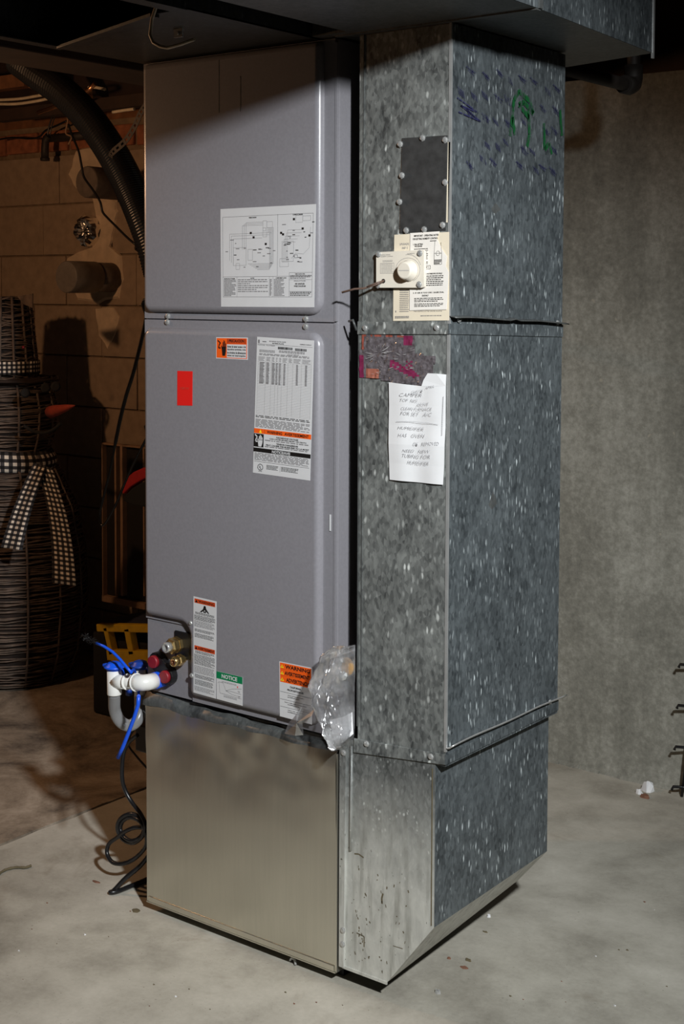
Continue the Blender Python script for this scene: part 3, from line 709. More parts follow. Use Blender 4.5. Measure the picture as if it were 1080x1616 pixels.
# ------------------------------------------------------------------ galvanized return duct (riser, two joints and a boot with a cut-off bottom corner)
RD = thing('return_duct', 'galvanized sheet metal duct rising to the right of the grey cabinet', 'duct', (0.16, 0.23, 0.0))
D0, D1, DY = 0.055, 0.277, 0.457
mb = MB(); mb.box(D0 + 0.001, D1 - 0.001, 0.002, DY - 0.001, 1.40, 1.999); mb.build('core', 'galv_dull', RD)
def sheet_front(name, x0, x1, z0, z1, mat, y=0.0):
    mb = MB(); mb.grid(lambda u, v: (x0 + (x1 - x0) * u, y + 0.0016 * noise.noise(Vector((u * 2, v * 4 + z0, 0))) * math.sin(PI * u), z0 + (z1 - z0) * v), 12, 24)
    mb.poly([(x0, y, z0), (x0, y, z1), (x0, y + 0.03, z1), (x0, y + 0.03, z0)])
    return mb.build(name, mat, RD, fix=False)
def sheet_side(name, x, y0, y1, z0, z1, mat):
    mb = MB(); mb.grid(lambda u, v: (x + 0.002 * noise.noise(Vector((u * 3, v * 5 + z0, 7))) * math.sin(PI * u), y0 + (y1 - y0) * u, z0 + (z1 - z0) * v), 16, 24)
    return mb.build(name, mat, RD, fix=False)
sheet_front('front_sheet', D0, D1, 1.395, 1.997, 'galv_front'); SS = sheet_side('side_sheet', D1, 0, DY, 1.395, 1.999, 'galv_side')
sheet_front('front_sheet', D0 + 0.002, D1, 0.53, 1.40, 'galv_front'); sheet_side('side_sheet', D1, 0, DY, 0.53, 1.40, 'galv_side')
mb = MB(); mb.box(D0 + 0.003, D1 - 0.001, 0.002, DY - 0.001, 0.53, 1.40); mb.build('core', 'galv_dull', RD)
# corner seam, bright folded edge
mb = MB(); mb.box(D1 - 0.004, D1 + 0.0012, -0.0012, 0.004, 0.56, 1.999); mb.build('corner_seam', 'zinc', RD)
mb = MB(); mb.box(D0, D0 + 0.0015, -0.0015, 0.0, 0.57, 1.39); mb.box(D0 + 0.010, D0 + 0.0115, -0.0012, 0.0, 0.57, 1.999); mb.build('edge_line', 'galv_dull', RD)
# joints: band on the front, flared cleat on the side
def joint(zl0, zl1, zr0, zr1, zb0, zb1, x0, x1, lip, mat):
    mb = MB(); t = 0.004
    mb.hexa([(x0, -t, zl0), (x1 + 0.002, -t, zr0), (x1 + 0.002, 0.001, zr0), (x0, 0.001, zl0), (x0, -t + 0.001, zl1), (x1 + 0.002, -t + 0.001, zr1), (x1 + 0.002, 0.001, zr1), (x0, 0.001, zl1)])
    mb.build('joint_band', 'galv_front', RD, bevel=0.0008)
    mb = MB()
    mb.hexa([(x1, -0.004, zr0), (x1 + 0.003, -0.004, zr0), (x1 + 0.003, DY, zb0), (x1, DY, zb0), (x1, -0.004, zr1), (x1 + 0.003, -0.004, zr1), (x1 + 0.003, DY, zb1), (x1, DY, zb1)])
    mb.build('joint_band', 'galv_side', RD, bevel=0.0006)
    mb = MB(); n = 24
    def lipf(u, v):
        y = -0.001 + (DY + (0.014 if lip[3] > 0 else 0.002) - (-0.001)) * u; z = zr1 + lip[0] + (zb1 + lip[1] - zr1 - lip[0]) * u + 0.002 * math.sin(u * 9) * (1 - u) - 0.004 * max(0, u - 0.72) / 0.28
        if 0.46 < u < 0.52: z += lip[2]
        return (x1 + 0.001 + 0.016 * v, y, z + 0.010 * v ** 2 * lip[3])
    mb.grid(lipf, n, 4); mb.build('cleat_lip', 'zinc' if lip[3] > 0 else 'galv_dull', RD, fix=False, solid=0.0022)
joint(1.3895, 1.416, 1.3945, 1.4155, 1.378, 1.405, D0 - 0.001, D1, (0.014, 0.008, 0.003, -0.25), 'galv_front')
joint(0.513, 0.5425, 0.535, 0.5555, 0.536, 0.560, 0.049, D1, (0.012, 0.006, 0, 0.9), 'galv_front')
for (x, y) in ((576.6, 517.8), (689.6, 517), (579, 1173.7), (680.5, 1194)): screw('screw', ony(x, y, -0.004), (0, -1, 0), RD, 0.005, 0.0035)
for (x, y) in ((724.6, 504.5), (880, 509.5), (868, 1108)): screw('screw', onx(x, y, D1 + 0.003), (1, 0, 0), RD, 0.0045, 0.0035)
mb = MB(); mb.tube([ony(551, 507, 0.0), ony(557, 505, -0.012), ony(563, 521, -0.002)], 0.0028, 6); mb.build('bent_clip', 'galv_dull', RD)
# boot
Bx0, Bx1 = 0.020, 0.252
V = dict(a=(Bx0, 0, 0.040), b=(0.137, 0, 0.045), c=(Bx1, 0, 0.194), d=(Bx1, 0, 0.537), e=(Bx0, 0, 0.537),
         A=(Bx0, 0.462, 0.10), B=(0.177, 0.462, 0.115), C=(Bx1, 0.462, 0.203), D=(Bx1, 0.462, 0.537), E=(Bx0, 0.462, 0.537))
mb = MB(); mb.poly([V[k] for k in 'abcde']); mb.build('boot_front', 'galv_boot', RD, fix=False)
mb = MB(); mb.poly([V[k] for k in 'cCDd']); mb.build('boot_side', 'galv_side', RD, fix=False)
mb = MB(); mb.poly([V[k] for k in 'bBCc']); mb.build('boot_corner', 'galv_boot', RD, fix=False)
mb = MB(); mb.poly([V[k] for k in 'aABb']); mb.poly([V[k] for k in 'ABCDE'][::-1]); mb.poly([V[k] for k in 'aeEA']); mb.poly([V[k] for k in 'edDE']); mb.build('boot_back', 'galv_dull', RD, fix=False)
mb = MB(); mb.box(Bx1 - 0.0075, Bx1 - 0.0055, -0.001, 0.0005, 0.196, 0.52); mb.build('boot_seam', 'leaf', RD)
mb = MB(); mb.hexa([(0.012, -0.005, 0.042), (0.026, -0.005, 0.042), (0.026, 0.002, 0.042), (0.012, 0.002, 0.042), (0.012, -0.005, 0.52), (0.030, -0.005, 0.52), (0.030, 0.002, 0.52), (0.012, 0.002, 0.52)])
BF = mb.build('boot_flange', 'galv_boot', RD, bevel=0.001)
mb = MB(); mb.tube([(0.040, -0.001, 0.30), (0.041, -0.001, 0.40), (0.042, -0.001, 0.525)], 0.0035, 6); mb.build('boot_rib', 'galv_boot', RD); mb = MB(); mb.box(0.02, 0.137, -0.003, 0.0, 0.040, 0.046); mb.build('boot_hem', 'galv_boot', RD)
for (x, y) in ((542.5, 1188), (541.5, 1468), (541, 1490)): screw('screw', ony(x, y, -0.005), (0, -1, 0), BF, 0.005, 0.003)
# dark scratches on the boot front
mb = MB(); P = Print(mb, (0.03, 0, 0.5), (0.25, 0, 0.5), (0.25, 0, 0.05), (0.03, 0, 0.05), (0, -1, 0), 0.0002)
rnd = random.Random(11)
P.line([(.09, .455), (.14, .45), (.2, .46)], .003, 0); P.line([(.12, .83), (.21, .835), (.21, .885)], .0025, 0); P.line([(.55, .83), (.66, .828)], .0015, 0); P.line([(.43, .60), (.415, .625), (.42, .65)], .004, 0)
for k in range(60):
    u = rnd.choice((.15, .18, .2, .3, .45, .6)) + rnd.uniform(-.1, .12); v = rnd.uniform(.5, .97)
    if u > .5 and v > .8: continue
    P.line([(u, v), (u + rnd.uniform(-.012, .012), v + rnd.uniform(.002, .014))], rnd.uniform(.0012, .0028), 0)
mb.build('scratches', 'leaf', RD)['kind'] = 'stuff'
# access plate with screws
q = [ony(x, y, -0.002) for x, y in ((634.4, 218), (706.3, 213.3), (703.7, 363.7), (630.5, 368))]
mb = MB(); mb.prism([(q[3].x, q[3].z), (q[2].x, q[2].z), (q[1].x, q[1].z), (q[0].x, q[0].z)], -0.002, 0.0005); AP = mb.build('access_plate', 'dark_plate', RD, bevel=0.0006); AP['label'] = 'dark flat access plate'
for (x, y) in ((632, 227.6), (667.4, 217.9), (703, 221), (634.7, 277), (703, 288), (631, 318.6), (641.5, 363.7), (670, 362.4), (699, 355.3)): screw('screw', ony(x, y, -0.002), (0, -1, 0), AP, 0.005, 0.004)
q = [ony(x, y, -0.001) for x, y in ((707.3, 224), (711, 224), (708, 351), (704.5, 351))]
mb = MB(); mb.prism([(p.x, p.z) for p in q[::-1]], -0.0012, 0.0); mb.build('tape_strip', 'oldpaper', RD)
# marker tally marks on the side sheet
mb = MB(); P = Print(mb, (D1, 0.01, 1.97), (D1, 0.45, 1.97), (D1, 0.45, 1.70), (D1, 0.01, 1.70), (1, 0, 0), 0.0025)
rnd = random.Random(4)
for (gu, gv) in [(a / 9 + rnd.uniform(-.03, .03), b / 6 + rnd.uniform(-.03, .03)) for b in range(6) for a in range(9)]:
    if rnd.random() < .22 or not (0.02 < gu < 0.9 and 0.06 < gv < .95): continue
    n = rnd.choice((4, 5, 5)); hh = rnd.uniform(.035, .06)
    for i in range(n):
        u = gu + i * .011; v = gv + i * .006; P.line([(u, v), (u + .012, v + hh)], .0015, 0)
    if rnd.random() < .6: P.line([(gu - .01, gv + hh * .2), (gu + n * .012 + .01, gv + hh)], .0012, 0)
P.line([(.02, .42), (.20, .50), (.05, .47), (.22, .56), (.03, .52)], .0028, 0)
mb.build('tally_marks', 'violet', RD)['kind'] = 'stuff'
for grp in (([(.08, .50), (.14, .12), (.22, .02), (.40, .10), (.46, .22), (.30, .12), (.22, .16), (.40, .28)], [(.12, .30), (.16, .48)], [(.38, .18), (.40, .45), (.36, .58)]), ([(.64, .30), (.66, .58), (.74, .50), (.78, .62)],), ([(.92, .12), (.96, .40)],)):
    mb = MB(); P = Print(mb, (D1, 0.2, 1.90), (D1, 0.45, 1.90), (D1, 0.45, 1.70), (D1, 0.2, 1.70), (1, 0, 0), 0.0028)
    for ln in grp: P.line(ln, .011, 0)
    mb.build('green_scrawl', 'markgreen', RD)
# crinkled clear tag on the front below the joint
ol = [(570.6, 528.5), (655, 530), (655.5, 557), (688, 563), (684, 588), (668, 610), (640, 606), (615, 602.5), (600, 598), (567.8, 595.6)]
q = [ony(x, y, -0.002) for x, y in ol]
x0, x1 = min(p.x for p in q), max(p.x for p in q); z0, z1 = min(p.z for p in q), max(p.z for p in q)
mb = MB(); rnd = random.Random(2)
def inpoly(x, z, pg):
    c_ = False
    for k in range(len(pg)):
        a, b = pg[k - 1], pg[k]
        if (a.z > z) != (b.z > z) and x < (b.x - a.x) * (z - a.z) / (b.z - a.z) + a.x: c_ = not c_
    return c_
NXg, NZg = 34, 26
def tagy(x, z): return -0.0015 - 0.004 * abs(noise.noise(Vector((x * 90, z * 60, 4)))) - 0.002 * abs(noise.noise(Vector((x * 200, z * 220, 9))))
for j in range(NZg):
    for i in range(NXg):
        xa, xb = x0 + (x1 - x0) * i / NXg, x0 + (x1 - x0) * (i + 1) / NXg; za, zb = z0 + (z1 - z0) * j / NZg, z0 + (z1 - z0) * (j + 1) / NZg
        xm, zm = (xa + xb) / 2, (za + zb) / 2
        if inpoly(xm, zm, q):
            u, v = (xm - x0) / (x1 - x0), (z1 - zm) / (z1 - z0); m_ = 0
            if v < .05 and u < .70 and noise.noise(Vector((u * 14, 0, 0))) > -.1: m_ = 3
            if u < .07 and v < .30: m_ = 3
            if .60 < u < .72 and v < .2: m_ = 1
            if u < .06 and .42 < v < .95: m_ = 1
            if .42 < u < .78 and abs(v - (.52 + (u - .42) * .75)) < .035: m_ = 1
            if .42 < u < .74 and abs(v - (.62 + (u - .42) * .62)) < .03: m_ = 1
            if .62 < u < .72 and .5 < v < .8 and (i + j) % 2: m_ = 1
            if .08 < u < .26 and .68 < v < .98: m_ = 2
            mb.poly([(xa, tagy(xa, za), za), (xb, tagy(xb, za), za), (xb, tagy(xb, zb), zb), (xa, tagy(xa, zb), zb)], m_)
P = Print(mb, (x0, -0.0075, z1), (x1, -0.0075, z1), (x1, -0.0075, z0), (x0, -0.0075, z0), (0, -1, 0))
for k in range(34):  # pale slivers painted as glints along the film's creases
    if k < 16: a_ = rnd.uniform(0, 6.28); c0 = (.27, .38); r0, r1 = rnd.uniform(.02, .07), rnd.uniform(.08, .22)
    else: a_ = rnd.uniform(-.5, .5); c0 = (rnd.uniform(.15, .7), rnd.uniform(.3, .8)); r0, r1 = 0, rnd.uniform(.03, .10)
    u0, v0_, u1, v1_ = c0[0] + r0 * math.cos(a_), c0[1] + r0 * math.sin(a_) * 1.4, c0[0] + r1 * math.cos(a_), c0[1] + r1 * math.sin(a_) * 1.4
    w_ = rnd.uniform(.004, .012); P.poly([(u0, v0_), (u1, v1_), (u1 + .005, v1_ + .004), ((u0 + u1) / 2, (v0_ + v1_) / 2 + w_)], 4)
mb.build('torn_tag', ['film', 'magenta', 'tan', 'tagred', 'lgrey'], RD, fix=False)['label'] = 'crinkled torn clear tag with magenta print'

# ------------------------------------------------------------------ papers on the duct
def strips(rows_px, y, wob, ncol=8):
    """sheet from rows of (pxL,pxR,py)"""
    rows_w = [(ony(a, yy, y), ony(b, yy + (sl if len(r) > 3 else 0), y)) for r in rows_px for a, b, yy, sl in [(r + (0,))[:4]]]
    return rows_w
q = [ony(x, y, -0.0012) for x, y in ((622.6, 370.5), (709.5, 366), (709.6, 505.6), (620.7, 506.5))]
mb = MB()
def oldf(u, v):
    a = q[0].lerp(q[1], u); b = q[3].lerp(q[2], u); p = a.lerp(b, v); p.y -= 0.0006 * abs(math.sin(u * 7 + v * 3)); return p
mb.grid(oldf, 10, 12); P = Print(mb, *[p - Vector((0, 0.0008, 0)) for p in q], (0, -1, 0))
P.text('UPGRADE', .11, .10, .28, .125, 2, .01); P.text('AND  E', .15, .145, .26, .17, 2, .01)
for k in range(12): P.para(.12, .645 + .022 * k, .29, .657 + .022 * k, 1, 1, seed=k)
P.text('THE CONTROL IN THE WINTER MONTHS', .38, .885, .88, .897, 1); P.para(.04, .945, .30, .975, 2, 1); P.para(.50, .94, .88, .952, 1, 1); P.rect(.045, .88, .06, .90, 1)
INS = mb.build('instruction_card', ['oldpaper', 'grey', 'lgrey'], fix=False); tag(INS, 'yellowed instruction card behind the dial control on the duct', 'paper')
pts = [(647.6, 367.8), (694, 365), (690, 376), (697, 392), (706, 405), (704, 420), (708.5, 430), (705.3, 488.5), (672, 489), (646.7, 490)]
q = [ony(x, y, -0.0034) for x, y in pts]
mb = MB(); mb.prism([(p.x, p.z) for p in q[::-1]], -0.0034, -0.0029)
qq = [ony(x, y, -0.0036) for x, y in ((647, 367), (706, 364), (705.5, 489), (646.5, 490.5))]
P = Print(mb, *qq, (0, -1, 0))
P.text('IMPORTANT - OPERATING NOTES', .12, .035, .78, .058, 1, .02); P.text('FOR SETTING HUMIDITY CONTROL', .09, .075, .76, .098, 1, .02)
P.text('1. DIAL SETTING', .10, .145, .36, .165, 1, .02); P.text('PROCEDURE', .14, .17, .34, .19, 1, .02)
P.para(.12, .21, .50, .36, 7, 1, fill=.45); P.para(.12, .38, .50, .42, 2, 1, fill=.45)
P.frame(.66, .28, .86, .42, .0007, 1); P.line([(.68, .12), (.66, .28)], .0006, 1); P.line([(.84, .14), (.86, .28)], .0006, 1)
P.line([(.76 + .05 * math.cos(k * PI / 6), .28 + .03 * math.sin(k * PI / 6)) for k in range(13)], .0006, 1); P.para(.55, .115, .72, .13, 1, 1); P.para(.66, .36, .86, .42, 3, 1)
P.frame(.3, .43, .56, .475, .0007, 1); P.text('SEE CHART A', .33, .44, .53, .46, 1); P.text('2. IF MOISTURE FORMS ON WINDOWS OR WALLS', .12, .525, .88, .545, 1, .02)
P.para(.30, .56, .92, .70, 6, 1, fill=.45); P.text('3. IF AIR IS TOO DRY, RAISE DIAL', .10, .765, .93, .785, 1, .02); P.text('GRADUALLY', .34, .80, .52, .82, 1, .02); P.para(.13, .84, .92, .90, 3, 1, fill=.45); P.para(.13, .91, .92, .96, 3, 1, fill=.45)
tag(mb.build('instruction_sheet', ['oldpaper2', 'black'], fix=False), 'white printed instruction sheet overlapping the yellowed card on the duct', 'paper')
# handwritten note
mb = MB(); yn = -0.004
def ny(x, z): return yn - 0.0030 * math.sin((x - 0.13) * 40) ** 2 - 0.0012 * math.sin(z * 55)
rowsN = [(614.4, 704.8, 609), (614.2, 704, 640), (613.5, 703.5, 670), (614, 702.8, 700), (614.2, 701.5, 730), (615, 699.8, 757)]
A_ = [[None] * 13 for _ in rowsN]
def mkrow(a, b, y_, n=12, sl=0.0):
    out = []
    for i in range(n + 1):
        px = a + (b - a) * i / n; p = ony(px, y_ + sl * i / n, yn); out.append((p.x, ny(p.x, p.z), p.z))
    return out
R_ = [mkrow(a, b, y_, sl=8 * k / 5 if k else 0) for k, (a, b, y_) in enumerate(rowsN)]
R_[0] = [(lambda p: (p.x, ny(p.x, p.z), p.z))(ony(614.4 + (704.8 - 614.4) * i / 12, 603 + 6.5 * min(1, i / 7.0), yn)) for i in range(13)]
for r0_, r1_ in zip(R_[:-1], R_[1:]):
    i0 = [mb.vert(p) for p in r0_]; i1 = [mb.vert(p) for p in r1_]
    for i in range(12): mb.face((i0[i], i1[i], i1[i + 1], i0[i + 1]), 0, True)
top = [ony(x, y, yn) for x, y in ((666, 609.4), (669, 600), (676, 589), (690, 589.5), (705, 591), (704.8, 609.5))]
mb.poly([(p.x, ny(p.x, p.z) , p.z) for p in top], 0)
qq = [ony(x, y, yn - 0.0045) for x, y in ((614, 589), (705, 591), (700, 763), (615, 756))]
P = Print(mb, *qq, (0, -1, 0))
for (s, a, b, c_, d_, sl) in (('APRIL', .62, .105, .83, .135, -.02), ('CHECK', .38, .145, .64, .175, -.02), ('CAMPER', .17, .175, .62, .215, -.01), ('TOP  NO.', .18, .23, .55, .265, 0), ('ABOVE', .48, .262, .74, .295, -.01), ('CLEAN FURNACE', .20, .305, .80, .34, -.005), ('FOR SET   A/C', .19, .35, .80, .39, 0),
        ('HUMIDIFIER', .14, .49, .66, .525, 0), ('HAS   OVEN', .14, .555, .68, .595, -.01), ('OK   REMOVED', .42, .625, .93, .665, -.015), ('NEED   NEW', .22, .70, .78, .735, -.01), ('TUBING FOR', .22, .745, .78, .785, -.005), ('HUMIDIFIER', .32, .805, .76, .845, 0)):
    P.text(s, a + .02, b + .004, c_ - .03, d_ - .004, 1, -0.013, 2, 0.3, sl)
P.line([(.13, .452), (.4, .445), (.7, .452), (.88, .462)], .0007, 1)
P.text('FORM NO. 42-117', .955, .27, .97, .5, 1) if False else None
for k in range(40): P.rect(.955 - .0006 * k * .3, .20 + k * .009, .965 - .0006 * k * .3, .206 + k * .009, 1)
tag(mb.build('handwritten_note', ['paper', 'pencil'], fix=False), 'white handwritten pencil note with a torn corner on the duct front', 'note')

# ------------------------------------------------------------------ humidity dial control
hq = [ony(x, y, -0.012) for x, y in ((594, 398), (669.3, 394.4), (669.3, 454), (594, 454))]
HC = thing('humidity_control', 'cream humidity dial control screwed to the duct front', 'thermostat', (hq[3].x, -0.006, hq[3].z))
mb = MB(); mb.prism(fillet([(hq[3].x, hq[3].z), (hq[2].x, hq[2].z), (hq[1].x, hq[1].z), (hq[0].x, hq[0].z)], 0.004), -0.012, -0.0042)
P = Print(mb, *hq, (0, -1, 0))
P.text('CENTRAL FURNACE', .10, .075, .30, .10, 1); P.text('HUMIDITY CONTROL', .10, .12, .36, .145, 1)
P.frame(.09, .32, .38, .60, .0006, 1); P.para(.14, .24, .36, .30, 2, 1, fill=.4)
for k in range(6): P.para(.11, .345 + .042 * k, .36, .365 + .042 * k, 1, 1, seed=k)
kc = (.665, .525)
P.line([(kc[0] + .255 * math.cos(a) , kc[1] + .33 * math.sin(a)) for a in [PI * 0.35 - k * PI * 1.5 / 22 for k in range(23)]], .0006, 1)
P.line([(kc[0] + .28 * math.cos(a), kc[1] + .42 * math.sin(a)) for a in [-PI * .55 + k * PI * .45 / 9 for k in range(10)]], .0006, 1); P.text('HUMIDITY', .66, .07, .82, .10, 1)
mb.build('face_plate', ['cream', 'grey'], HC, fix=False)
mb = MB(); kb = ony(646, 427, -0.012)
mb.lathe((kb.x, -0.0122, kb.z), (0, -1, 0), [(0.0215, 0), (0.0212, 0.003), (0.0192, 0.0035), (0.0176, 0.016), (0.0164, 0.0182), (0.014, 0.019)], 30, 0)
mb.box(kb.x - 0.012, kb.x + 0.013, -0.0316, -0.0310, kb.z - 0.0006, kb.z + 0.0006, 1)
mb.build('dial_knob', ['cream', 'lgrey'], HC)
for (x, y) in ((597.6, 401.5), (663, 400), (596.7, 450), (661.9, 449)): screw('screw', ony(x, y, -0.012), (0, -1, 0), HC, 0.005, 0.003)
mb = MB(); h = ony(605.6, 443.5, -0.012); mb.lathe((h.x, -0.0119, h.z), (0, -1, 0), [(0.0045, 0), (0.0045, 0.0012), (0.003, 0.0012)], 14); mb.build('wire_hole', 'iron', HC)
mb = MB(); mb.tube([h, ony(596, 448, -0.022), ony(575, 455, -0.032), ony(560, 456, -0.038), ony(540, 461.5, -0.045)], 0.0022, 7); mb.tube([h + Vector((0.002, 0, 0.001)), ony(597, 445.5, -0.024), ony(580, 452, -0.033)], 0.0016, 6); mb.build('wire_stub', 'wire_brown', HC)

# ------------------------------------------------------------------ overhead ducts
ST = thing('supply_trunk', 'wide dark sheet metal trunk duct crossing overhead', 'duct', (0.22, -0.4, 2.0))
mb = MB()
zt = 2.002
trunk = [(0.045, -1.6), (0.515, -1.6), (0.471, 0.0), (0.430, 0.57), (0.19, 0.63), (-0.045, 0.63), (-0.045, -0.03), (0.045, -0.03)]
mb.prismz(trunk, zt, 2.26); mb.build('trunk_body', 'galv_dull', ST)
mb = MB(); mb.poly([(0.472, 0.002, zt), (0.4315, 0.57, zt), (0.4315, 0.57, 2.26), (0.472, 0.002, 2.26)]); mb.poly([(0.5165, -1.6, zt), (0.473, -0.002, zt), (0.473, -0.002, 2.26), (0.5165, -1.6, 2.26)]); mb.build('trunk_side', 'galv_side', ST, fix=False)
mb = MB(); mb.box(0.0, 0.472, -0.012, 0.003, zt - 0.003, zt); mb.box(0.470, 0.477, -0.008, 0.004, zt, 2.26); mb.build('trunk_joint', 'galv_dull', ST)
mb = MB(); mb.hexa([(0.4300, 0.564, zt - 0.012), (0.4340, 0.564, zt - 0.012), (0.4340, 0.572, zt - 0.012), (0.4300, 0.572, zt - 0.012), (0.4300, 0.564, 2.26), (0.4340, 0.564, 2.26), (0.4340, 0.572, 2.26), (0.4300, 0.572, 2.26)]); mb.build('trunk_edge', 'zinc', ST)
RT = thing('open_duct', 'dark open-bottomed duct above the grey cabinet at the upper left', 'duct', (-0.3, -0.2, 2.0))
z0 = 2.002
mb = MB()
mb.prismz([(-0.553, -0.262), (-0.14, -0.392), (-0.055, -0.392), (-0.055, 0.40), (-0.583, 0.40), (-0.583, -0.24)], z0, z0 + 0.003)
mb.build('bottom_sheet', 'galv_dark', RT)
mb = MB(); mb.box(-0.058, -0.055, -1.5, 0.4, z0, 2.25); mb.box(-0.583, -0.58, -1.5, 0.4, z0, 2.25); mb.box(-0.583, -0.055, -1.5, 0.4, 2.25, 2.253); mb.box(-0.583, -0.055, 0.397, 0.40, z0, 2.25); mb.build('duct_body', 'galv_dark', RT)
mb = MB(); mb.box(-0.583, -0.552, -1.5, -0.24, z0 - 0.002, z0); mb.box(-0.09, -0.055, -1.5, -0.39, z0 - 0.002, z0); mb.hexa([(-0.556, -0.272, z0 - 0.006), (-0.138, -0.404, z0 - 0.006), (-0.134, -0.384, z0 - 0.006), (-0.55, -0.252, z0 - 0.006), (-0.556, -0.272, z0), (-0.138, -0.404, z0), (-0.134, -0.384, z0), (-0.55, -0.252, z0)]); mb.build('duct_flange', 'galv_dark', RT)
c = onz(282, 55, 1.99); mb = MB(); mb.box(c.x - 0.012, c.x + 0.012, c.y - 0.002, c.y + 0.002, 1.985, 2.002); mb.lathe((c.x, c.y - 0.002, 1.993), (0, -1, 0), [(0.004, 0), (0.003, 0.002)], 8); mb.build('duct_clip', 'zinc', RT)
mb = MB(); pts = [ony(252, -10, -0.43)] + [ony(x, y, -0.43) for x, y in ((246, 12), (240, 30), (237, 55), (242, 67), (252, 73), (265, 75.5), (285, 70), (307, 62))]
mb.tube(pts, 0.0032, 8); tag(mb.build('loose_wire', 'romex'), 'loose white wire curling down from the overhead duct', 'wire')

# pipe and elbow behind the trunk on the right
mb = MB(); yP = 1.05
a, b = ony(880, 100, yP), ony(998, 131, yP - 0.0); a = Vector((b.x - 0.02, 0.35, b.z + 0.0))
e = ony(1000, 137, yP); a = Vector((e.x, 0.60, e.z + 0.01))
mb.tube([(e.x, 0.66, e.z), (e.x, yP - 0.03, e.z), (e.x, yP - 0.008, e.z + 0.008), (e.x, yP, e.z + 0.03), (e.x, yP, e.z + 0.10), (e.x, yP, 2.62)], 0.017, 12)
GP = thing('steel_pipe', 'dark steel pipe with an elbow under the trunk at upper right', 'pipe', (e.x, yP, e.z))
mb.build('pipe', 'iron', GP)
mb = MB(); mb.tube([(e.x, yP - 0.055, e.z), (e.x, yP - 0.022, e.z), (e.x, yP - 0.006, e.z + 0.006), (e.x, yP, e.z + 0.022), (e.x, yP, e.z + 0.055)], 0.024, 12); mb.build('elbow', 'iron', GP)

def smooth(pts, n=5):
    pts = [Vector(p) for p in pts]; out = []
    for k in range(len(pts) - 1):
        p0 = pts[max(0, k - 1)]; p1 = pts[k]; p2 = pts[k + 1]; p3 = pts[min(len(pts) - 1, k + 2)]
        for i in range(n):
            t = i / n; out.append(0.5 * ((2 * p1) + (p2 - p0) * t + (2 * p0 - 5 * p1 + 4 * p2 - p3) * t * t + (3 * p1 - p0 - 3 * p2 + p3) * t ** 3))
    out.append(pts[-1]); return out
# ------------------------------------------------------------------ drain trap and brush
yT = -0.062
TR = thing('drain_trap', 'white plastic drain trap with blue caps and clear U tube', 'pipe', tuple(ony(181, 1140, yT)))
tc = ony(180.5, 1075, yT); tb = ony(180.5, 1096, yT); tt = ony(180.5, 1054, yT)
mb = MB(); R0 = 0.0172
mb.lathe((tc.x, yT, tb.z), (0, 0, 1), [(R0 * 0.97, 0), (R0, 0.002), (R0, tt.z - tb.z)], 20)
el = ony(219, 1077, yT)
def along(a, b, t): return a.lerp(b, t)
p0 = Vector((tc.x, yT, tc.z + 0.000)); p1 = Vector((el.x, yT, el.z + 0.0))
mb.tube([p0, p1], 0.0150, 18); mb.tube([along(p0, p1, .02), along(p0, p1, .50)], 0.0172, 18); mb.tube([along(p0, p1, .50), along(p0, p1, .56)], 0.0188, 18)
mb.build('tee', 'pvc', TR)
mb = MB(); ed = Vector((-0.498, -0.016, el.z + 0.004)); ex = Vector((el.x + 0.004, yT, el.z))
mb.tube([along(p0, p1, .88), p1, Vector((el.x + 0.010, yT + 0.004, el.z)), Vector((el.x + 0.016, yT + 0.014, el.z)), Vector((el.x + 0.019, -0.026, el.z))], 0.0188, 18)
mb.tube([along(p0, p1, .86), along(p0, p1, .92)], 0.0212, 18)
mb.build('elbow', 'pvc', TR)
mb = MB(); mb.tube([Vector((el.x + 0.019, -0.030, el.z)), Vector((el.x + 0.019, -0.001, el.z))], 0.0196, 18); mb.build('seal_ring', 'blue', TR)
def bluecap(p, dark='blue', tab=True):
    mb = MB(); mb.lathe((p.x, p.y, p.z), (0, 0, 1), [(0.0185, -0.004), (0.0185, 0.000), (0.024, 0.001), (0.0245, 0.004), (0.019, 0.006), (0.016, 0.012), (0.010, 0.0145)], 22)
    if tab:
        mb.hexa([(p.x - 0.033, p.y - 0.006, p.z), (p.x - 0.018, p.y - 0.008, p.z), (p.x - 0.018, p.y + 0.008, p.z), (p.x - 0.033, p.y + 0.006, p.z), (p.x - 0.033, p.y - 0.006, p.z + 0.005), (p.x - 0.018, p.y - 0.008, p.z + 0.004), (p.x - 0.018, p.y + 0.008, p.z + 0.004), (p.x - 0.033, p.y + 0.006, p.z + 0.005)])
        mb.tube([(p.x + 0.018, p.y, p.z + 0.003), (p.x + 0.030, p.y - 0.002, p.z - 0.001), (p.x + 0.037, p.y - 0.004, p.z - 0.012), (p.x + 0.036, p.y - 0.004, p.z - 0.024)], 0.0035, 8)
    return mb.build('cap', dark, TR)
bluecap(Vector((tc.x, yT, tt.z)))
# second standpipe a little further back
y2 = 0.032
s0, s1 = ony(221, 1110, y2), ony(221, 1052, y2)
mb = MB(); mb.lathe((s0.x, y2, s0.z), (0, 0, 1), [(0.0135, 0), (0.0135, s1.z - s0.z)], 18); mb.build('standpipe', 'pvc', TR)
bluecap(Vector((s1.x, y2, s1.z)), 'blue_dark', True)
c = ony(204, 1091, y2); mb = MB(); mb.lathe((c.x, y2, c.z - 0.010), (0, 0, 1), [(0.006, 0), (0.0085, 0.001), (0.0085, 0.018), (0.006, 0.02)], 14); mb.build('hanging_cap', 'blue_dark', TR)
mb = MB(); upx = [(180.5, 1094), (180.5, 1108), (181, 1119), (185, 1131), (193, 1141), (204, 1145), (214, 1140), (220, 1129), (221.5, 1114), (221.5, 1100)]
ctrl = smooth([ony(x, y, yT + (y2 - yT) * k / 9) for k, (x, y) in enumerate(upx)], 4)
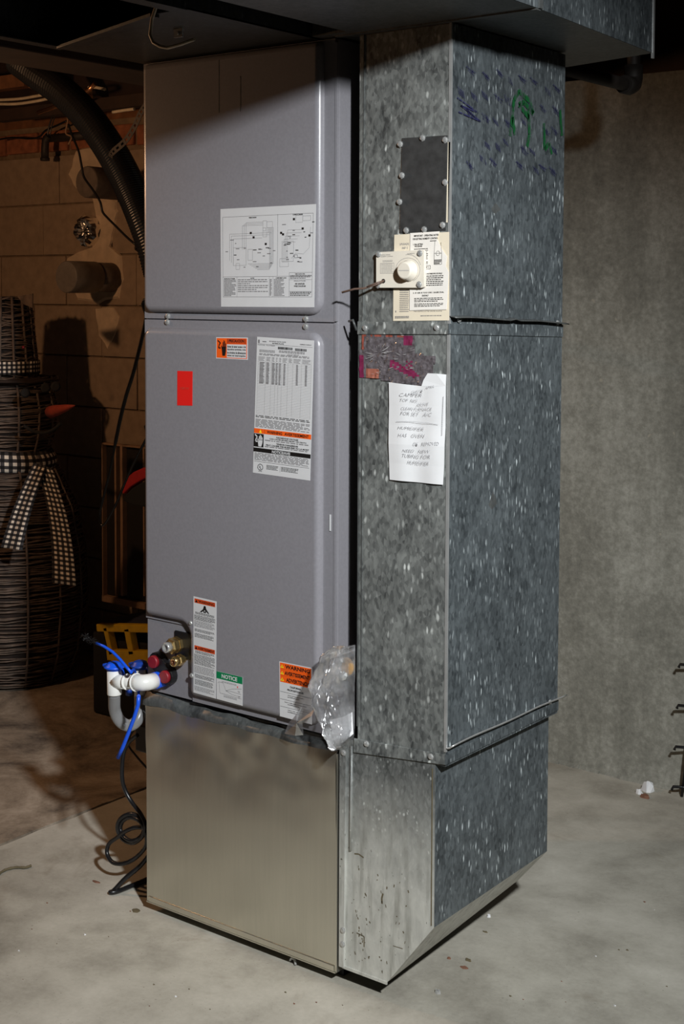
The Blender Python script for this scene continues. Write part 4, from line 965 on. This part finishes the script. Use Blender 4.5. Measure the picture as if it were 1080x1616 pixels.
mb.tube(ctrl, 0.0142, 18); mb.build('u_tube', 'tube', TR)['label'] = 'milky clear U-shaped tube'
BR = thing('cleaning_brush', 'thin blue bristle brush pushed through the white drain trap', 'brush', tuple(ony(188, 1195, yT - 0.03)))
mb = MB(); pts = [ony(x, y, yT - 0.026) for x, y in ((152, 1015), (164, 1020), (178, 1029), (190, 1041), (200, 1053), (207, 1061))]
mb.tube(pts, 0.0034, 8); pts2 = [ony(x, y, yT - 0.030) for x, y in ((219, 1098), (218, 1112), (212, 1132), (203, 1156), (194, 1179), (186, 1196))]
pm = [pts[-1], ony(211, 1057, yT), ony(215, 1066, yT + 0.026), ony(218, 1082, yT + 0.026), ony(219, 1096, yT + 0.018), pts2[0]]
mb.tube(pts2, 0.0046, 8); mb.tube(smooth(pm), 0.0034, 8); mb.build('handle', 'blue', BR)
mb = MB(); a, b = ony(153, 1015.5, yT - 0.026), ony(131, 1003, yT - 0.026); mb.tube([a, b], 0.0007, 5)
rnd = random.Random(9)
for k in range(90):
    p = a.lerp(b, rnd.uniform(.2, 1)); d = Vector((rnd.uniform(-1, 1), rnd.uniform(-1, 1), rnd.uniform(-1, 1))).normalized(); mb.tube([p, p + d * 0.011], 0.0004, 3, cap=False)
mb.build('bristles', 'cable', BR)['kind'] = 'stuff'

# ------------------------------------------------------------------ plastic bag tucked between cabinet and duct
BG = thing('plastic_bag', 'crumpled clear plastic parts bag tucked beside the duct', 'bag', tuple(ony(534, 1181, -0.02)))
rowsB = [(1018, 530, 561), (1026, 516, 561), (1034, 508, 561), (1050, 502, 561), (1066, 495, 561), (1080, 489, 560), (1094, 492, 560), (1108, 496, 560), (1122, 499, 560), (1136, 503, 560), (1150, 509, 560), (1163, 516, 559), (1174, 524, 550), (1182, 531, 539)]
def ridged(p): return 1 - 2 * abs(noise.noise(p))
def bagrow(t):
    t *= len(rowsB) - 1; k = min(int(t), len(rowsB) - 2); f_ = t - k
    return [rowsB[k][q_] + (rowsB[k + 1][q_] - rowsB[k][q_]) * f_ for q_ in range(3)]
def bagpt(u, t, back):
    y_, a, b = bagrow(t); px = a + (b - a) * u; yc = -0.064 + 0.070 * u; e = min(1, 6 * u, 6 * (1 - u))
    th_ = 0.020 * math.sin(PI * u) ** 0.6 * (0.35 + 0.65 * math.sin(PI * min(1, t + .02)))
    k = 3 if back else 1
    nz = (ridged(Vector((px * 0.05 + y_ * .012, y_ * 0.012, k))) * 0.013 + ridged(Vector((px * 0.09 - y_ * .035, y_ * 0.018 + px * .02, k + 5))) * 0.007 + ridged(Vector((px * 0.16 + y_ * .05, y_ * 0.05, k + 9))) * 0.0018) * e
    y = yc + (th_ if back else -th_) - nz
    if back: y = min(y, -0.019 if px < 515 else 0.02)
    if px > 556: y = max(y, -0.004 + 0.002 * (px - 556))
    p = ony(px, y_, yc); return Vector((p.x + 0.003 * noise.noise(Vector((px * .2, y_ * .2, 2))) * e, y, p.z))
mb = MB()
for back in (0, 1): mb.grid(lambda u, v: bagpt(u, v, back), 34, 60, 0, True)
mb.build('film', 'bag', BG, fix=False)['label'] = 'crumpled clear film'
mb = MB(); tail = [(478, 1112), (468, 1128), (456, 1140), (449, 1158), (466, 1161), (479, 1160), (478, 1142), (492, 1130), (498, 1118)]
qs = [ony(x, y, -0.030 - 0.012 * (k % 3 == 1)) for k, (x, y) in enumerate(tail)]; ctr = sum(qs, Vector()) / len(qs) + Vector((0, -0.012, 0))
for k in range(len(qs)): mb.poly([qs[k], qs[(k + 1) % len(qs)], ctr])
mb.build('film_tail', 'bag', BG, fix=False)
# printed folded sheet inside and parts
mb = MB(); q = [ony(x, y, yy) for x, y, yy in ((522, 1030, -0.03), (561, 1018, 0.012), (561, 1027, 0.012), (521, 1040, -0.03))]; P = Print(mb, *q, (0, -1, 0)); P.sheet(0); P.rect(.50, .1, .70, .7, 1); P.rect(.74, .1, .95, .7, 1); mb.build('printed_strip', ['label', 'black'], BG, fix=False)
mb = MB(); q = [ony(x, y, yy) for x, y, yy in ((520, 1136, -0.032), (540, 1132, -0.014), (556, 1124, 0.0), (558, 1158, 0.0), (536, 1177, -0.022), (527, 1168, -0.034))]; mb.poly(q); mb.build('folded_paper', 'paper', BG, solid=0.002)
mb = MB(); c = ony(551, 1052, 0.015); mb.lathe((c.x, 0.010, c.z), (0, -1, 0.2), [(0.018, 0), (0.021, 0.006), (0.018, 0.012)], 14); mb.build('foam_plug', 'foam', BG)
for (x, y, r) in ((531, 1058, .012), (543, 1068, .010), (537, 1046, .009)):
    mb = MB(); c = ony(x, y, -0.015); mb.lathe((c.x, -0.012, c.z), (0.3, -1, 0.4), [(r * .6, 0), (r, .004), (r, .012), (r * .5, .016)], 8, smooth=False); mb.build('fitting', 'zinc', BG)

# ------------------------------------------------------------------ cables on the floor at the left of the stand
yC = 0.05
pp = [(217, 1160), (204, 1171), (196, 1186), (193, 1205), (193, 1230), (198, 1248), (208, 1266), (221, 1283), (229, 1300), (226, 1318), (212, 1330), (196, 1326), (186, 1311), (188, 1295), (202, 1285), (217, 1288), (227, 1302), (224, 1318), (210, 1327), (197, 1322), (190, 1309), (194, 1296), (206, 1290), (222, 1297), (231, 1318),
      (230, 1336), (214, 1354), (195, 1363), (178, 1361), (169, 1347), (172, 1332), (186, 1321), (200, 1311), (214, 1306), (231, 1306)]
mb = MB(); mb.tube(smooth([ony(x, y, yC + 0.004 * math.sin(k * 1.3)) for k, (x, y) in enumerate(pp)]), 0.0052, 8)
tag(mb.build('coiled_cable', 'cable'), 'black cable hanging in loops at the left of the metal stand', 'cable')
mb = MB(); pts = [ony(238, 1346, 0.06), ony(222, 1366, 0.05), ony(198, 1386, 0.03), onz(180, 1405, 0.008), onz(174, 1408, 0.007), onz(184, 1407, 0.007), onz(205, 1399, 0.007), onz(236, 1386, 0.007)]
mb.tube(smooth(pts), 0.0056, 8); tag(mb.build('floor_cable', 'cable'), 'black cable bent back on itself on the floor by the stand', 'cable')
mb = MB(); c = onz(224, 1188, 0.20)
y3 = 0.30; a, b = ony(213, 1142, y3), ony(232, 1190, y3); mb.box(a.x, -0.56 - 0.008, y3, y3 + 0.08, b.z, a.z); PB = mb.build('pump_box', 'rubber', bevel=0.004); 
tag(PB, 'small black box fixed to the far left side of the metal stand', 'pump')
mb = MB(); mb.tube(smooth([ony(x, y, 0.335) for x, y in ((236, 1216), (230, 1210), (215, 1193), (203, 1176), (206, 1160), (216, 1146))]), 0.003, 6); tag(mb.build('thin_cable', 'cable'), 'thin black cable running behind the drain trap', 'cable')
# long looping cord left of the cabinet
mb = MB(); yL = 0.30
pl = [(231, 500), (226, 525), (219, 555), (210, 590), (199, 625), (189, 665), (181, 705), (172, 750), (162, 790), (157, 815), (161, 829), (169, 822), (183, 796), (197, 762), (213, 727), (232, 690)]
mb.tube(smooth([Vector((-0.569, yL, 1.46))] + [ony(x, y, yL) for x, y in [(236, 470)] + pl + [(240, 670)]] + [Vector((-0.569, yL, 1.08))]), lambda k: 0.0052 if k < 40 else 0.0036, 7); tag(mb.build('hanging_cord', 'cable'), 'black cord hanging in a long loop left of the grey cabinet', 'cord')
mb = MB(); pw = [(108, 196), (114, 214), (124, 238), (129, 262), (133, 280), (147, 300), (158, 318), (162, 334), (170, 344), (184, 358), (200, 374), (214, 386), (231, 400)]
mb.tube(smooth([ony(x, y, 1.10) for x, y in pw] + [Vector((-0.57, 0.50, 1.50))]), 0.0042, 7); tag(mb.build('cord', 'cable'), 'thin black cord crossing in front of the capped wall pipes', 'cord')
# corrugated black hose
mb = MB(); ph = [(30, 96), (60, 118), (95, 142), (125, 170), (150, 200), (174, 236), (194, 272), (210, 306), (224, 340), (240, 385), (252, 430)]
ps = smooth([ony(x, y, 0.80) for x, y in ph], 30)
mb.tube(ps, lambda k: 0.050 + (0.0016 if k % 3 == 0 else -0.0016), 24); mb.sm = [False] * len(mb.sm); tag(mb.build('corrugated_hose', 'rubber'), 'thick black corrugated hose slanting down behind the cabinet', 'hose')
# perforated strap
mb = MB(); sp_ = smooth([ony(x, y, 0.735) for x, y in ((240, 130), (234, 158), (222, 178), (212, 200), (198, 222), (178, 240), (174, 248))], 6)
for k in range(len(sp_) - 1):
    a, b = sp_[k], sp_[k + 1]; side = (b - a).cross(Vector((0, 1, 0))).normalized() * 0.011; t_ = Vector((0, 0.0015, 0))
    for s0_, s1_ in ((-1, -.35), (.35, 1)) if k % 2 else ((-1, 1),):
        mb.hexa([a + side * s0_, b + side * s0_, b + side * s0_ + t_, a + side * s0_ + t_, a + side * s1_, b + side * s1_, b + side * s1_ + t_, a + side * s1_ + t_])
tag(mb.build('hanger_strap', 'iron'), 'perforated metal strap holding the black hose', 'strap')

# ------------------------------------------------------------------ things on and above the block wall
def stub(px, py, x0, y0, r, mats, name, label, capr=None, n=24):
    """pipe stub out of the wall along -Y"""
    tip = ony(px, py, y0); mb = MB(); o = thing(name, label, 'pipe', (tip.x, WY, tip.z))
    L = WY - y0
    mb.lathe((tip.x, WY, tip.z), (0, -1, 0), [(r, 0), (r, L * 0.45)], n); mb.build('pipe', mats[0], o)
    mb = MB(); mb.lathe((tip.x, WY - L * 0.40, tip.z), (0, -1, 0), [(capr or r * 1.06, 0), (capr or r * 1.06, L * 0.58), ((capr or r * 1.06) * 0.95, L * 0.60)], n); mb.build('cap', mats[1], o)
    return o
stub(104, 437, 0, 1.30, 0.058, ('pipe_dark', 'pipe_grey'), 'capped_pipe', 'lower capped grey pipe stub poking out of the block wall')
stub(136, 287, 0, 1.20, 0.055, ('pipe_dark', 'pipe_dark'), 'blunt_pipe', 'upper dull pipe stub poking out of the block wall')
c = ony(135, 364, WY - 0.03); mb = MB(); rnd = random.Random(6)
ring = lambda r, h, n, jr: [(c.x + r * (1 + rnd.uniform(-jr, jr)) * math.cos(2 * PI * k / n), WY - h - rnd.uniform(0, .018), c.z + r * (1 + rnd.uniform(-jr, jr)) * math.sin(2 * PI * k / n)) for k in range(n)]
RG = [ring(0.062, 0.0, 26, .06), ring(0.060, 0.02, 26, .08), ring(0.050, 0.035, 26, .08), ring(0.036, 0.028, 26, .1), ring(0.02, 0.022, 26, .2), ring(0.004, 0.025, 26, .2)]
ix = [[mb.vert(p) for p in r] for r in RG]
for A_, B_ in zip(ix[:-1], ix[1:]):
    for k in range(26): mb.face((A_[k], A_[(k + 1) % 26], B_[(k + 1) % 26], B_[k]), 0, False)
tag(mb.build('foil_plug', 'foil', fix=False), 'round crumpled foil plug stuffed in the block wall', 'plug')
def patch(pts, seed):
    q = [ony(x, y, WY - 0.004) for x, y in pts]; mb = MB(); cen = sum(q, Vector()) / len(q); n = len(q)
    out = []
    for k in range(n):
        for t in (0, .33, .66):
            p = q[k].lerp(q[(k + 1) % n], t); p += (p - cen) * 0.12 * noise.noise(Vector((p.x * 30, p.z * 30, seed))); out.append(p)
    A_ = [mb.vert((p.x, WY + 0.004, p.z)) for p in out]; B_ = [mb.vert((p.x + (cen.x - p.x) * .06, WY - 0.006, p.z + (cen.z - p.z) * .06)) for p in out]; N = len(out)
    for k in range(N): mb.face((A_[k], A_[(k + 1) % N], B_[(k + 1) % N], B_[k]))
    mb.face(B_); mb.build('mortar_patch', 'patch', wl, fix=False)
patch([(116, 236), (150, 230), (190, 238), (206, 262), (200, 285), (170, 300), (140, 306), (118, 300), (108, 275)], 1)
patch([(146, 306), (182, 308), (185, 335), (180, 362), (174, 388), (192, 404), (194, 440), (186, 468), (154, 480), (122, 472), (98, 440), (100, 412), (122, 398), (146, 390), (154, 350)], 2)
patch([(150, 486), (180, 484), (190, 500), (182, 530), (170, 552), (156, 530)], 3)
# valve and pipe at the brick course
VP = thing('wall_spigot', 'dark iron pipe with a hanging valve along the brick course', 'pipe', tuple(ony(75, 215, 1.47)))
mb = MB(); a, b = ony(72, 219, 1.47), ony(150, 212, 1.47); mb.tube([a, b], 0.016, 10); mb.build('pipe', 'iron', VP)
mb = MB(); mb.tube([ony(77, 214, 1.45), ony(72, 222, 1.45), ony(71, 234, 1.45), ony(71, 250, 1.45)], 0.0155, 10); mb.lathe(tuple(ony(71, 249, 1.45)), (0, 0, -1), [(.019, 0), (.019, .012), (.012, .013)], 10); mb.build('valve', 'iron', VP)
mb = MB(); mb.tube(smooth([ony(x, y, 1.44) for x, y in ((-5, 221), (20, 217), (45, 219), (62, 216), (72, 206), (90, 198), (105, 191))]), 0.004, 6); tag(mb.build('wall_wire', 'cable'), 'dark wire drooping along the brick course', 'wire')
for k, (pts, lab) in enumerate((([(105, 175), (107, 190), (104, 210), (113, 216), (108, 228)], 'tan twine hanging from the beam beside the hose'), ([(84, 180), (78, 198), (75, 214)], 'pair of thin strings hanging above the valve'))):
    mb = MB(); mb.tube(smooth([ony(x, y, 1.3) for x, y in pts]), 0.0035, 6)
    if k: mb.tube(smooth([ony(x + 4, y, 1.3) for x, y in pts]), 0.0025, 6)
    tag(mb.build('twine', 'frame_tan' if k == 0 else 'cable'), lab, 'string')
# wood and white cables in the joist bays
mb = MB(); a = ony(10, 122, 1.30); mb.box(a.x - 0.5, ony(44, 125, 1.30).x, 1.28, 1.33, ony(20, 140, 1.3).z, ony(20, 119, 1.3).z); tag(mb.build('wood_blocking', 'wood'), 'orange-lit wooden board in the ceiling at the left edge', 'wood')
q = [ony(x, y, 1.22) for x, y in ((44, 121), (60, 127), (62, 146), (45, 138))]
mb = MB(); back_ = [p + Vector((-0.03, 0.30, 0)) for p in q]; mb.hexa([q[3], q[2], back_[2], back_[3], q[0], q[1], back_[1], back_[0]]); tag(mb.build('joist_stub', 'wood_end'), 'pale sawn end of a wood joist near the ceiling', 'wood')
for k, (pts, lab) in enumerate((([(-6, 164), (25, 164), (55, 160), (78, 155), (85, 151), (76, 148), (60, 151)], 'white cable loop at the upper left below the wood block'),
                              ([(-6, 158), (30, 156), (55, 152), (66, 150)], 'white cable lying just above the lower cable loop'), ([(140, 138), (152, 138), (166, 141)], 'short white cable tip above the black hose'), ([(178, 177), (196, 174), (212, 172)], 'short tan cable between the hose and cabinet'))):
    mb = MB(); mb.tube(smooth([ony(x, y, 1.2) for x, y in pts]), 0.0058, 7); tag(mb.build('ceiling_cable', 'romex'), lab, 'cable')
mb = MB(); a, b = ony(-8, 176, 1.25), ony(105, 170, 1.25); mb.box(a.x, -1.4, 1.24, 1.29, ony(50, 186, 1.25).z, ony(50, 168, 1.25).z); tag(mb.build('sill_board', 'wood_dark'), 'dark wooden board above the brick course', 'wood')
mb = MB(); mb.tube([ony(60, 178, 1.1), ony(100, 164, 1.1), ony(140, 142, 1.1), ony(150, 132, 1.1)], 0.008, 6); tag(mb.build('brown_pipe', 'copper'), 'thin brown tube crossing the upper black hose', 'pipe')

# ------------------------------------------------------------------ wicker snowman
yS = 1.12
sc = ony(14, 900, yS); cxs = sc.x; mpp = (ony(114, 900, yS).x - ony(14, 900, yS).x) / 100.0 * 0.86
zz = lambda py: ony(14, py, yS).z
SN = thing('wicker_snowman', 'dark wicker snowman with hat and checked scarf at the left edge', 'decoration', (cxs, yS, 0.0))
def twigs(name, prof, step, mat='twig', tr=0.0034, jit=0.006, core=True):
    """prof: list of (z, radius)"""
    mb = MB(); rnd = random.Random(len(name) + int(prof[0][0] * 100)); zlo, zhi = prof[0][0], prof[-1][0]
    def rad(z):
        for (a, ra), (b, rb) in zip(prof[:-1], prof[1:]):
            if a <= z <= b: return ra + (rb - ra) * (z - a) / (b - a)
        return prof[-1][1]
    z = zlo
    while z < zhi:
        ph_ = rnd.random() * 6; n = 26; pts = []
        for k in range(n):
            a_ = 2 * PI * k / n; r = rad(z) + jit * math.sin(a_ * 9 + ph_) + rnd.uniform(-.003, .003); pts.append((cxs + r * math.cos(a_), yS + r * math.sin(a_), z + 0.006 * math.sin(a_ * 2 + ph_) + rnd.uniform(-.003, .003)))
        mb.tube(pts, tr * rnd.uniform(.7, 1.2), 4, closed=True); z += step * rnd.uniform(.7, 1.3)
    for k in range(14):
        a_ = 2 * PI * k / 14; mb.tube([(cxs + (r + .002) * math.cos(a_), yS + (r + .002) * math.sin(a_), z_) for z_, r in prof], 0.005, 5)
    o = mb.build(name, mat, SN, fix=False); o['kind'] = 'stuff'
    if core:
        mb = MB(); mb.lathe((cxs, yS, 0), (0, 0, 1), [(max(.01, r - .014), z_) for z_, r in prof], 24); mb.build(name + '_shade_core', 'twig_dark', SN)  # dark core stands in for the shaded hollow behind the twigs
    return o
rb = mpp
hz0, hz1 = zz(570), zz(468)
twigs('body', [(0.012, .235), (.12, .275), (.30, .295), (.50, .285), (.66, .255), (.80, .19), (zz(735) + .0, .135)], .0085)
twigs('head', [(zz(738), .11), (zz(715), .150), (zz(680), .178), (zz(645), .186), (zz(615), .170), (zz(595), .14)], .008)
twigs('hat', [(zz(596), .115), (hz0, .112), (zz(520), .100), (hz1, .088)], .0085)
mb = MB(); zb_ = zz(598); 
rnd = random.Random(8)
for k in range(7):
    r = .12 + .012 * k; pts = [(cxs + (r + rnd.uniform(-.006, .006)) * math.cos(2 * PI * j / 24), yS + (r + rnd.uniform(-.006, .006)) * math.sin(2 * PI * j / 24), zb_ + rnd.uniform(-.006, .006)) for j in range(24)]; mb.tube(pts, .006, 4, closed=True)
mb.build('hat_brim', 'twig_dark', SN, fix=False)
def ribbon(name, fn, nu, uv):
    mb = MB(); mb.grid(fn, nu, 4, 0, True, uv); return mb.build(name, 'gingham', SN, fix=False, solid=0.002)
ribbon('hat_ribbon', lambda u, v: (cxs + (.124) * math.cos(2 * PI * u), yS + .124 * math.sin(2 * PI * u), zz(589) + (zz(569) - zz(589)) * v), 40, (44, 3))
ribbon('scarf', lambda u, v: (cxs + (.165 + .02 * math.sin(PI * v)) * math.cos(2 * PI * u), yS + (.165 + .02 * math.sin(PI * v)) * math.sin(2 * PI * u), zz(740) + (zz(704) - zz(740)) * v + .012 * math.cos(2 * PI * u + 2.6)), 48, (38, 3.5))
dcam = (CAM - Vector((cxs, yS, CAM.z))).normalized(); sidev = Vector((0, 0, 1)).cross(dcam).normalized()
def tailf(px0, px1, w0, w1, bend):
    def fn(u, v):
        t = u; px = px0[0] + (px1[0] - px0[0]) * t + bend * math.sin(PI * t); py = px0[1] + (px1[1] - px0[1]) * t; wd = w0 + (w1 - w0) * t
        p = ony(px + (v - .5) * wd, py + (v - .5) * 5, yS - .255 - 0.06 * t + .012 * math.sin(v * 6)); return p
    return fn
ribbon('scarf_tail', tailf((64, 733), (18, 866), 22, 34, -4), 16, (17, 3.5)); ribbon('scarf_tail', tailf((70, 736), (101, 922), 24, 38, 8), 18, (24, 4))
nb = ony(80, 650, yS - .16); nt = ony(118, 640, yS - .26); mb = MB(); ax = (nt - nb); mb.lathe(tuple(nb), tuple(ax), [(.022, 0), (.020, ax.length * .2), (.012, ax.length * .65), (.002, ax.length)], 12); mb.build('carrot_nose', 'carrot', SN)
for (x, y) in ((40, 620), (72, 612), (88, 610)):
    mb = MB(); p = ony(x, y, yS - .185); mb.lathe(tuple(p), (dcam.x, dcam.y, 0), [(.016, -.02), (.018, 0), (.012, .008)], 10); mb.build('coal_eye', 'coal', SN)
mb = MB(); mb.tube(smooth([ony(x, y, yS - .195) for x, y in ((38, 672), (52, 680), (68, 683), (84, 678), (96, 668))]), .006, 6); mb.build('mouth', 'coal', SN)
mb = MB(); p = ony(37, 548, yS - .12); mb.lathe(tuple(p), (dcam.x, dcam.y, 0), [(.004, 0), (.006, .003), (.003, .007)], 8); mb.build('hat_bead', 'redcap', SN)
mb = MB(); q = [ony(x, y, yS - .10) for x, y in ((28, 468), (52, 463), (52, 486), (38, 480))]; mb.poly(q); mb.build('hat_flap', 'twig', SN, solid=.004)

# ------------------------------------------------------------------ clutter against the wall between snowman and cabinet
yF = 1.36
FR = thing('folded_frame', 'dark folded panel with tan upright bars leaning behind the cord', 'frame', tuple(ony(185, 960, yF)))
a, b = ony(160, 700, yF), ony(236, 962, yF); mb = MB(); mb.box(a.x, b.x, yF + 0.01, yF + 0.03, b.z, a.z); mb.build('panel', 'tray_dark', FR)
for (x, w_) in ((164, 2.5), (184, 4), (193, 5), (229, 3)):
    mb = MB(); p0, p1 = ony(x, 702, yF), ony(x + w_, 940, yF); mb.box(p0.x, p1.x, yF - 0.012, yF + 0.01, p1.z, p0.z); mb.build('bar', 'frame_tan', FR)
for py in (701, 948):
    mb = MB(); p0, p1 = ony(164, py, yF), ony(232, py + 4, yF); mb.box(p0.x, p1.x, yF - 0.010, yF + 0.01, p1.z, p0.z); mb.build('rail', 'frame_tan', FR)
mb = MB(); yR = 1.05
ol = [(190, 772), (196, 757), (210, 745), (226, 738), (236, 738), (236, 752), (222, 758), (206, 768), (194, 780)]
mb.prism([(ony(x, y, yR).x, ony(x, y, yR).z) for x, y in ol[::-1]], yR, yR + .03, 0); 
RB = thing('red_bag', 'red and black bag hanging beside the grey cabinet', 'bag', tuple(ony(210, 800, yR))); mb.build('red_flap', 'cloth_red', RB, bevel=.004)
mb = MB(); ol = [(196, 782), (208, 770), (222, 762), (238, 756), (238, 800), (224, 800), (206, 797), (194, 790)]; mb.prism([(ony(x, y, yR).x, ony(x, y, yR).z) for x, y in ol[::-1]], yR, yR + .05, 0); mb.build('pouch', 'coal', RB, bevel=.006)
# yellow tote
yY = 0.95
TT = thing('yellow_tote', 'yellow and black open tool tote on the floor behind the drain trap', 'tool box', tuple(onz(190, 1108, 0)))
tp = lambda x, y: (ony(x, y, yY).x, ony(x, y, yY).z)
mb = MB()
def bar(p, q_, hw):
    a, b = Vector(tp(*p)), Vector(tp(*q_)); d = (b - a).normalized(); n_ = Vector((-d.y, d.x)) * hw; mb.prism([tuple(a - n_), tuple(b - n_), tuple(b + n_), tuple(a + n_)], yY, yY + .03)
bar((152, 991), (250, 993), .013); bar((165, 990), (175, 1034), .010); bar((199, 992), (207, 1034), .013); bar((168, 1034), (250, 1037), .018); bar((175, 1046), (250, 1050), .012); bar((243, 992), (246, 1036), .012)
mb.build('frame', 'tool_yellow', TT, bevel=.003)
mb = MB(); p0, p1 = ony(147, 986, yY + .04), ony(262, 1105, yY + .04); mb.box(p0.x, p1.x, yY + .035, yY + .26, 0.0, p0.z - .02); mb.build('bin', 'coal', TT, bevel=.01)
mb = MB(); mb.grid(lambda u, v: (ony(156 + 90 * u, 985, yY).x, yY + .02 + .2 * v, ony(156, 985, yY).z - .005 + .012 * noise.noise(Vector((u * 6, v * 4, 0))) + .012), 14, 6); mb.build('cloth', 'cloth_blue', TT, fix=False)

# ------------------------------------------------------------------ black wire rack at the right edge
RK = thing('wire_rack', 'black wire rack standing against the concrete wall at right edge', 'rack', tuple(onz(1079, 1258, 0)))
yK = WY - 0.045
x0r = onz(1079, 1256, 0).x
mb = MB(); mb.tube([(x0r, yK, 0.002), (x0r + .10, yK, 0.85)], 0.0045, 8); mb.build('upright', 'cable', RK); mb = MB(); mb.tube([(x0r + .30, yK, 0.002), (x0r + .40, yK, 0.85)], 0.0045, 8); mb.build('upright', 'cable', RK)
for py, px in ((1044, 1074), (1109, 1071), (1175, 1067), (1239, 1063)):
    z_ = ony(1078, py + 3, yK).z; xl = ony(px, py, yK - .02).x
    mb = MB(); mb.tube([(xl - .004, yK - .02, z_ - .008), (xl, yK - .02, z_ + .002), (x0r + .10 * z_ / .85, yK, z_), (x0r + .30 + .10 * z_ / .85, yK, z_)], 0.0045, 7); mb.build('rung', 'cable', RK)

# ------------------------------------------------------------------ debris on the floor
def chip(px, py, sx, sy, sz, mat, name, label, cat, seed, group=None, flat=True):
    c_ = onz(px, py, 0); rnd = random.Random(seed); mb = MB(); n = 9
    lo = [mb.vert((c_.x + sx * rnd.uniform(.7, 1.1) * math.cos(2 * PI * k / n), c_.y + sy * rnd.uniform(.7, 1.1) * math.sin(2 * PI * k / n), 0.0)) for k in range(n)]
    hi = [mb.vert((c_.x + .75 * sx * rnd.uniform(.6, 1.1) * math.cos(2 * PI * k / n), c_.y + .75 * sy * rnd.uniform(.6, 1.1) * math.sin(2 * PI * k / n), sz * rnd.uniform(.5, 1))) for k in range(n)]
    for k in range(n): mb.face((lo[k], lo[(k + 1) % n], hi[(k + 1) % n], hi[k]))
    mb.face(hi); mb.face(lo[::-1]); o = mb.build(name, mat); tag(o, label, cat, group); return o
chip(1023, 1248, .022, .018, .035, 'paper', 'crumpled_paper', 'crumpled white paper scrap on the floor by the wall', 'paper', 1)
chip(1009, 1252, .012, .010, .016, 'paper', 'crumpled_paper', 'tiny white scrap left of the crumpled paper by the wall', 'paper', 2)
chip(1019, 1259, .016, .010, .012, 'chip_brown', 'brown_scrap', 'brown scrap lying in front of the crumpled white paper', 'debris', 3)
chip(215, 1437, .014, .011, .002, 'leaf', 'floor_scrap', 'flat dark olive scrap on the floor left of the stand', 'debris', 4)
chip(152, 1392, .014, .006, .003, 'chip_brown', 'floor_scrap', 'thin brown sliver on the floor near the bent cable', 'debris', 5)
chip(691, 1567, .008, .006, .008, 'zinc', 'metal_shaving', 'grey metal shaving on the floor in front of the duct', 'debris', 6)
chip(739, 1516, .010, .004, .006, 'leaf', 'floor_scrap', 'dark bark sliver on the floor right of the duct', 'debris', 7)
chip(709, 1513, .006, .004, .004, 'chip_brown', 'floor_scrap', 'reddish chip on the floor right of the duct', 'debris', 8)
chip(772, 1447, .005, .005, .007, 'paper', 'floor_scrap', 'tiny white bit beside the duct shadow', 'debris', 9)
chip(766, 1471, .008, .003, .003, 'leaf', 'floor_scrap', 'dark splinter on the floor below the tiny white bit', 'debris', 10)
chip(733, 1527, .012, .007, .002, 'chip_brown', 'floor_scrap', 'flat rusty flake on the floor below the bark sliver', 'debris', 12)
mb = MB(); pts = [onz(-4, 1381, .004), onz(8, 1373, .004), onz(24, 1369, .004), onz(40, 1369, .004), onz(49, 1366, .005)]; mb.tube(smooth(pts), lambda k: .0028 + .0004 * (k % 3), 6); tag(mb.build('dry_twig', 'leaf'), 'dry curved twig on the floor at the left edge', 'twig')
c = onz(463, 1517, 0.006); mb = MB(); mb.tube(smooth([(c.x - .012, c.y + .004, .003), (c.x - .004, c.y, .012), (c.x + .006, c.y - .002, .012), (c.x + .010, c.y - .004, .003)]), .003, 6); tag(mb.build('metal_curl', 'zinc'), 'small curled metal offcut under the front of the stand', 'debris')
mb = MB(); rnd = random.Random(13)
for k in range(110):
    px, py = (rnd.gauss(720, 70), rnd.gauss(1500, 45)) if k < 60 else (rnd.uniform(20, 1060), rnd.uniform(1420, 1600))
    c_ = onz(px, py, 0); s_ = rnd.uniform(.0012, .0035)
    if c_.x < 0.3 and c_.x > -.57 and c_.y > -.02: continue
    a_ = rnd.random() * 6; p = [(c_.x + s_ * math.cos(a_ + t), c_.y + s_ * .6 * math.sin(a_ + t), z_) for z_ in (0, s_ * .7) for t in (0, 2.1, 4.2)]
    i = [mb.vert(q_) for q_ in p]; mb.face(i[3:], k % 3); mb.face((i[0], i[1], i[4], i[3]), k % 3); mb.face((i[1], i[2], i[5], i[4]), k % 3); mb.face((i[2], i[0], i[3], i[5]), k % 3)
o = mb.build('grit', ['leaf', 'chip_brown', 'paper']); tag(o, 'scattered grit and crumbs on the concrete floor', 'debris'); o['kind'] = 'stuff'

bpy.data.objects.remove(_fo); bpy.data.curves.remove(_fc)
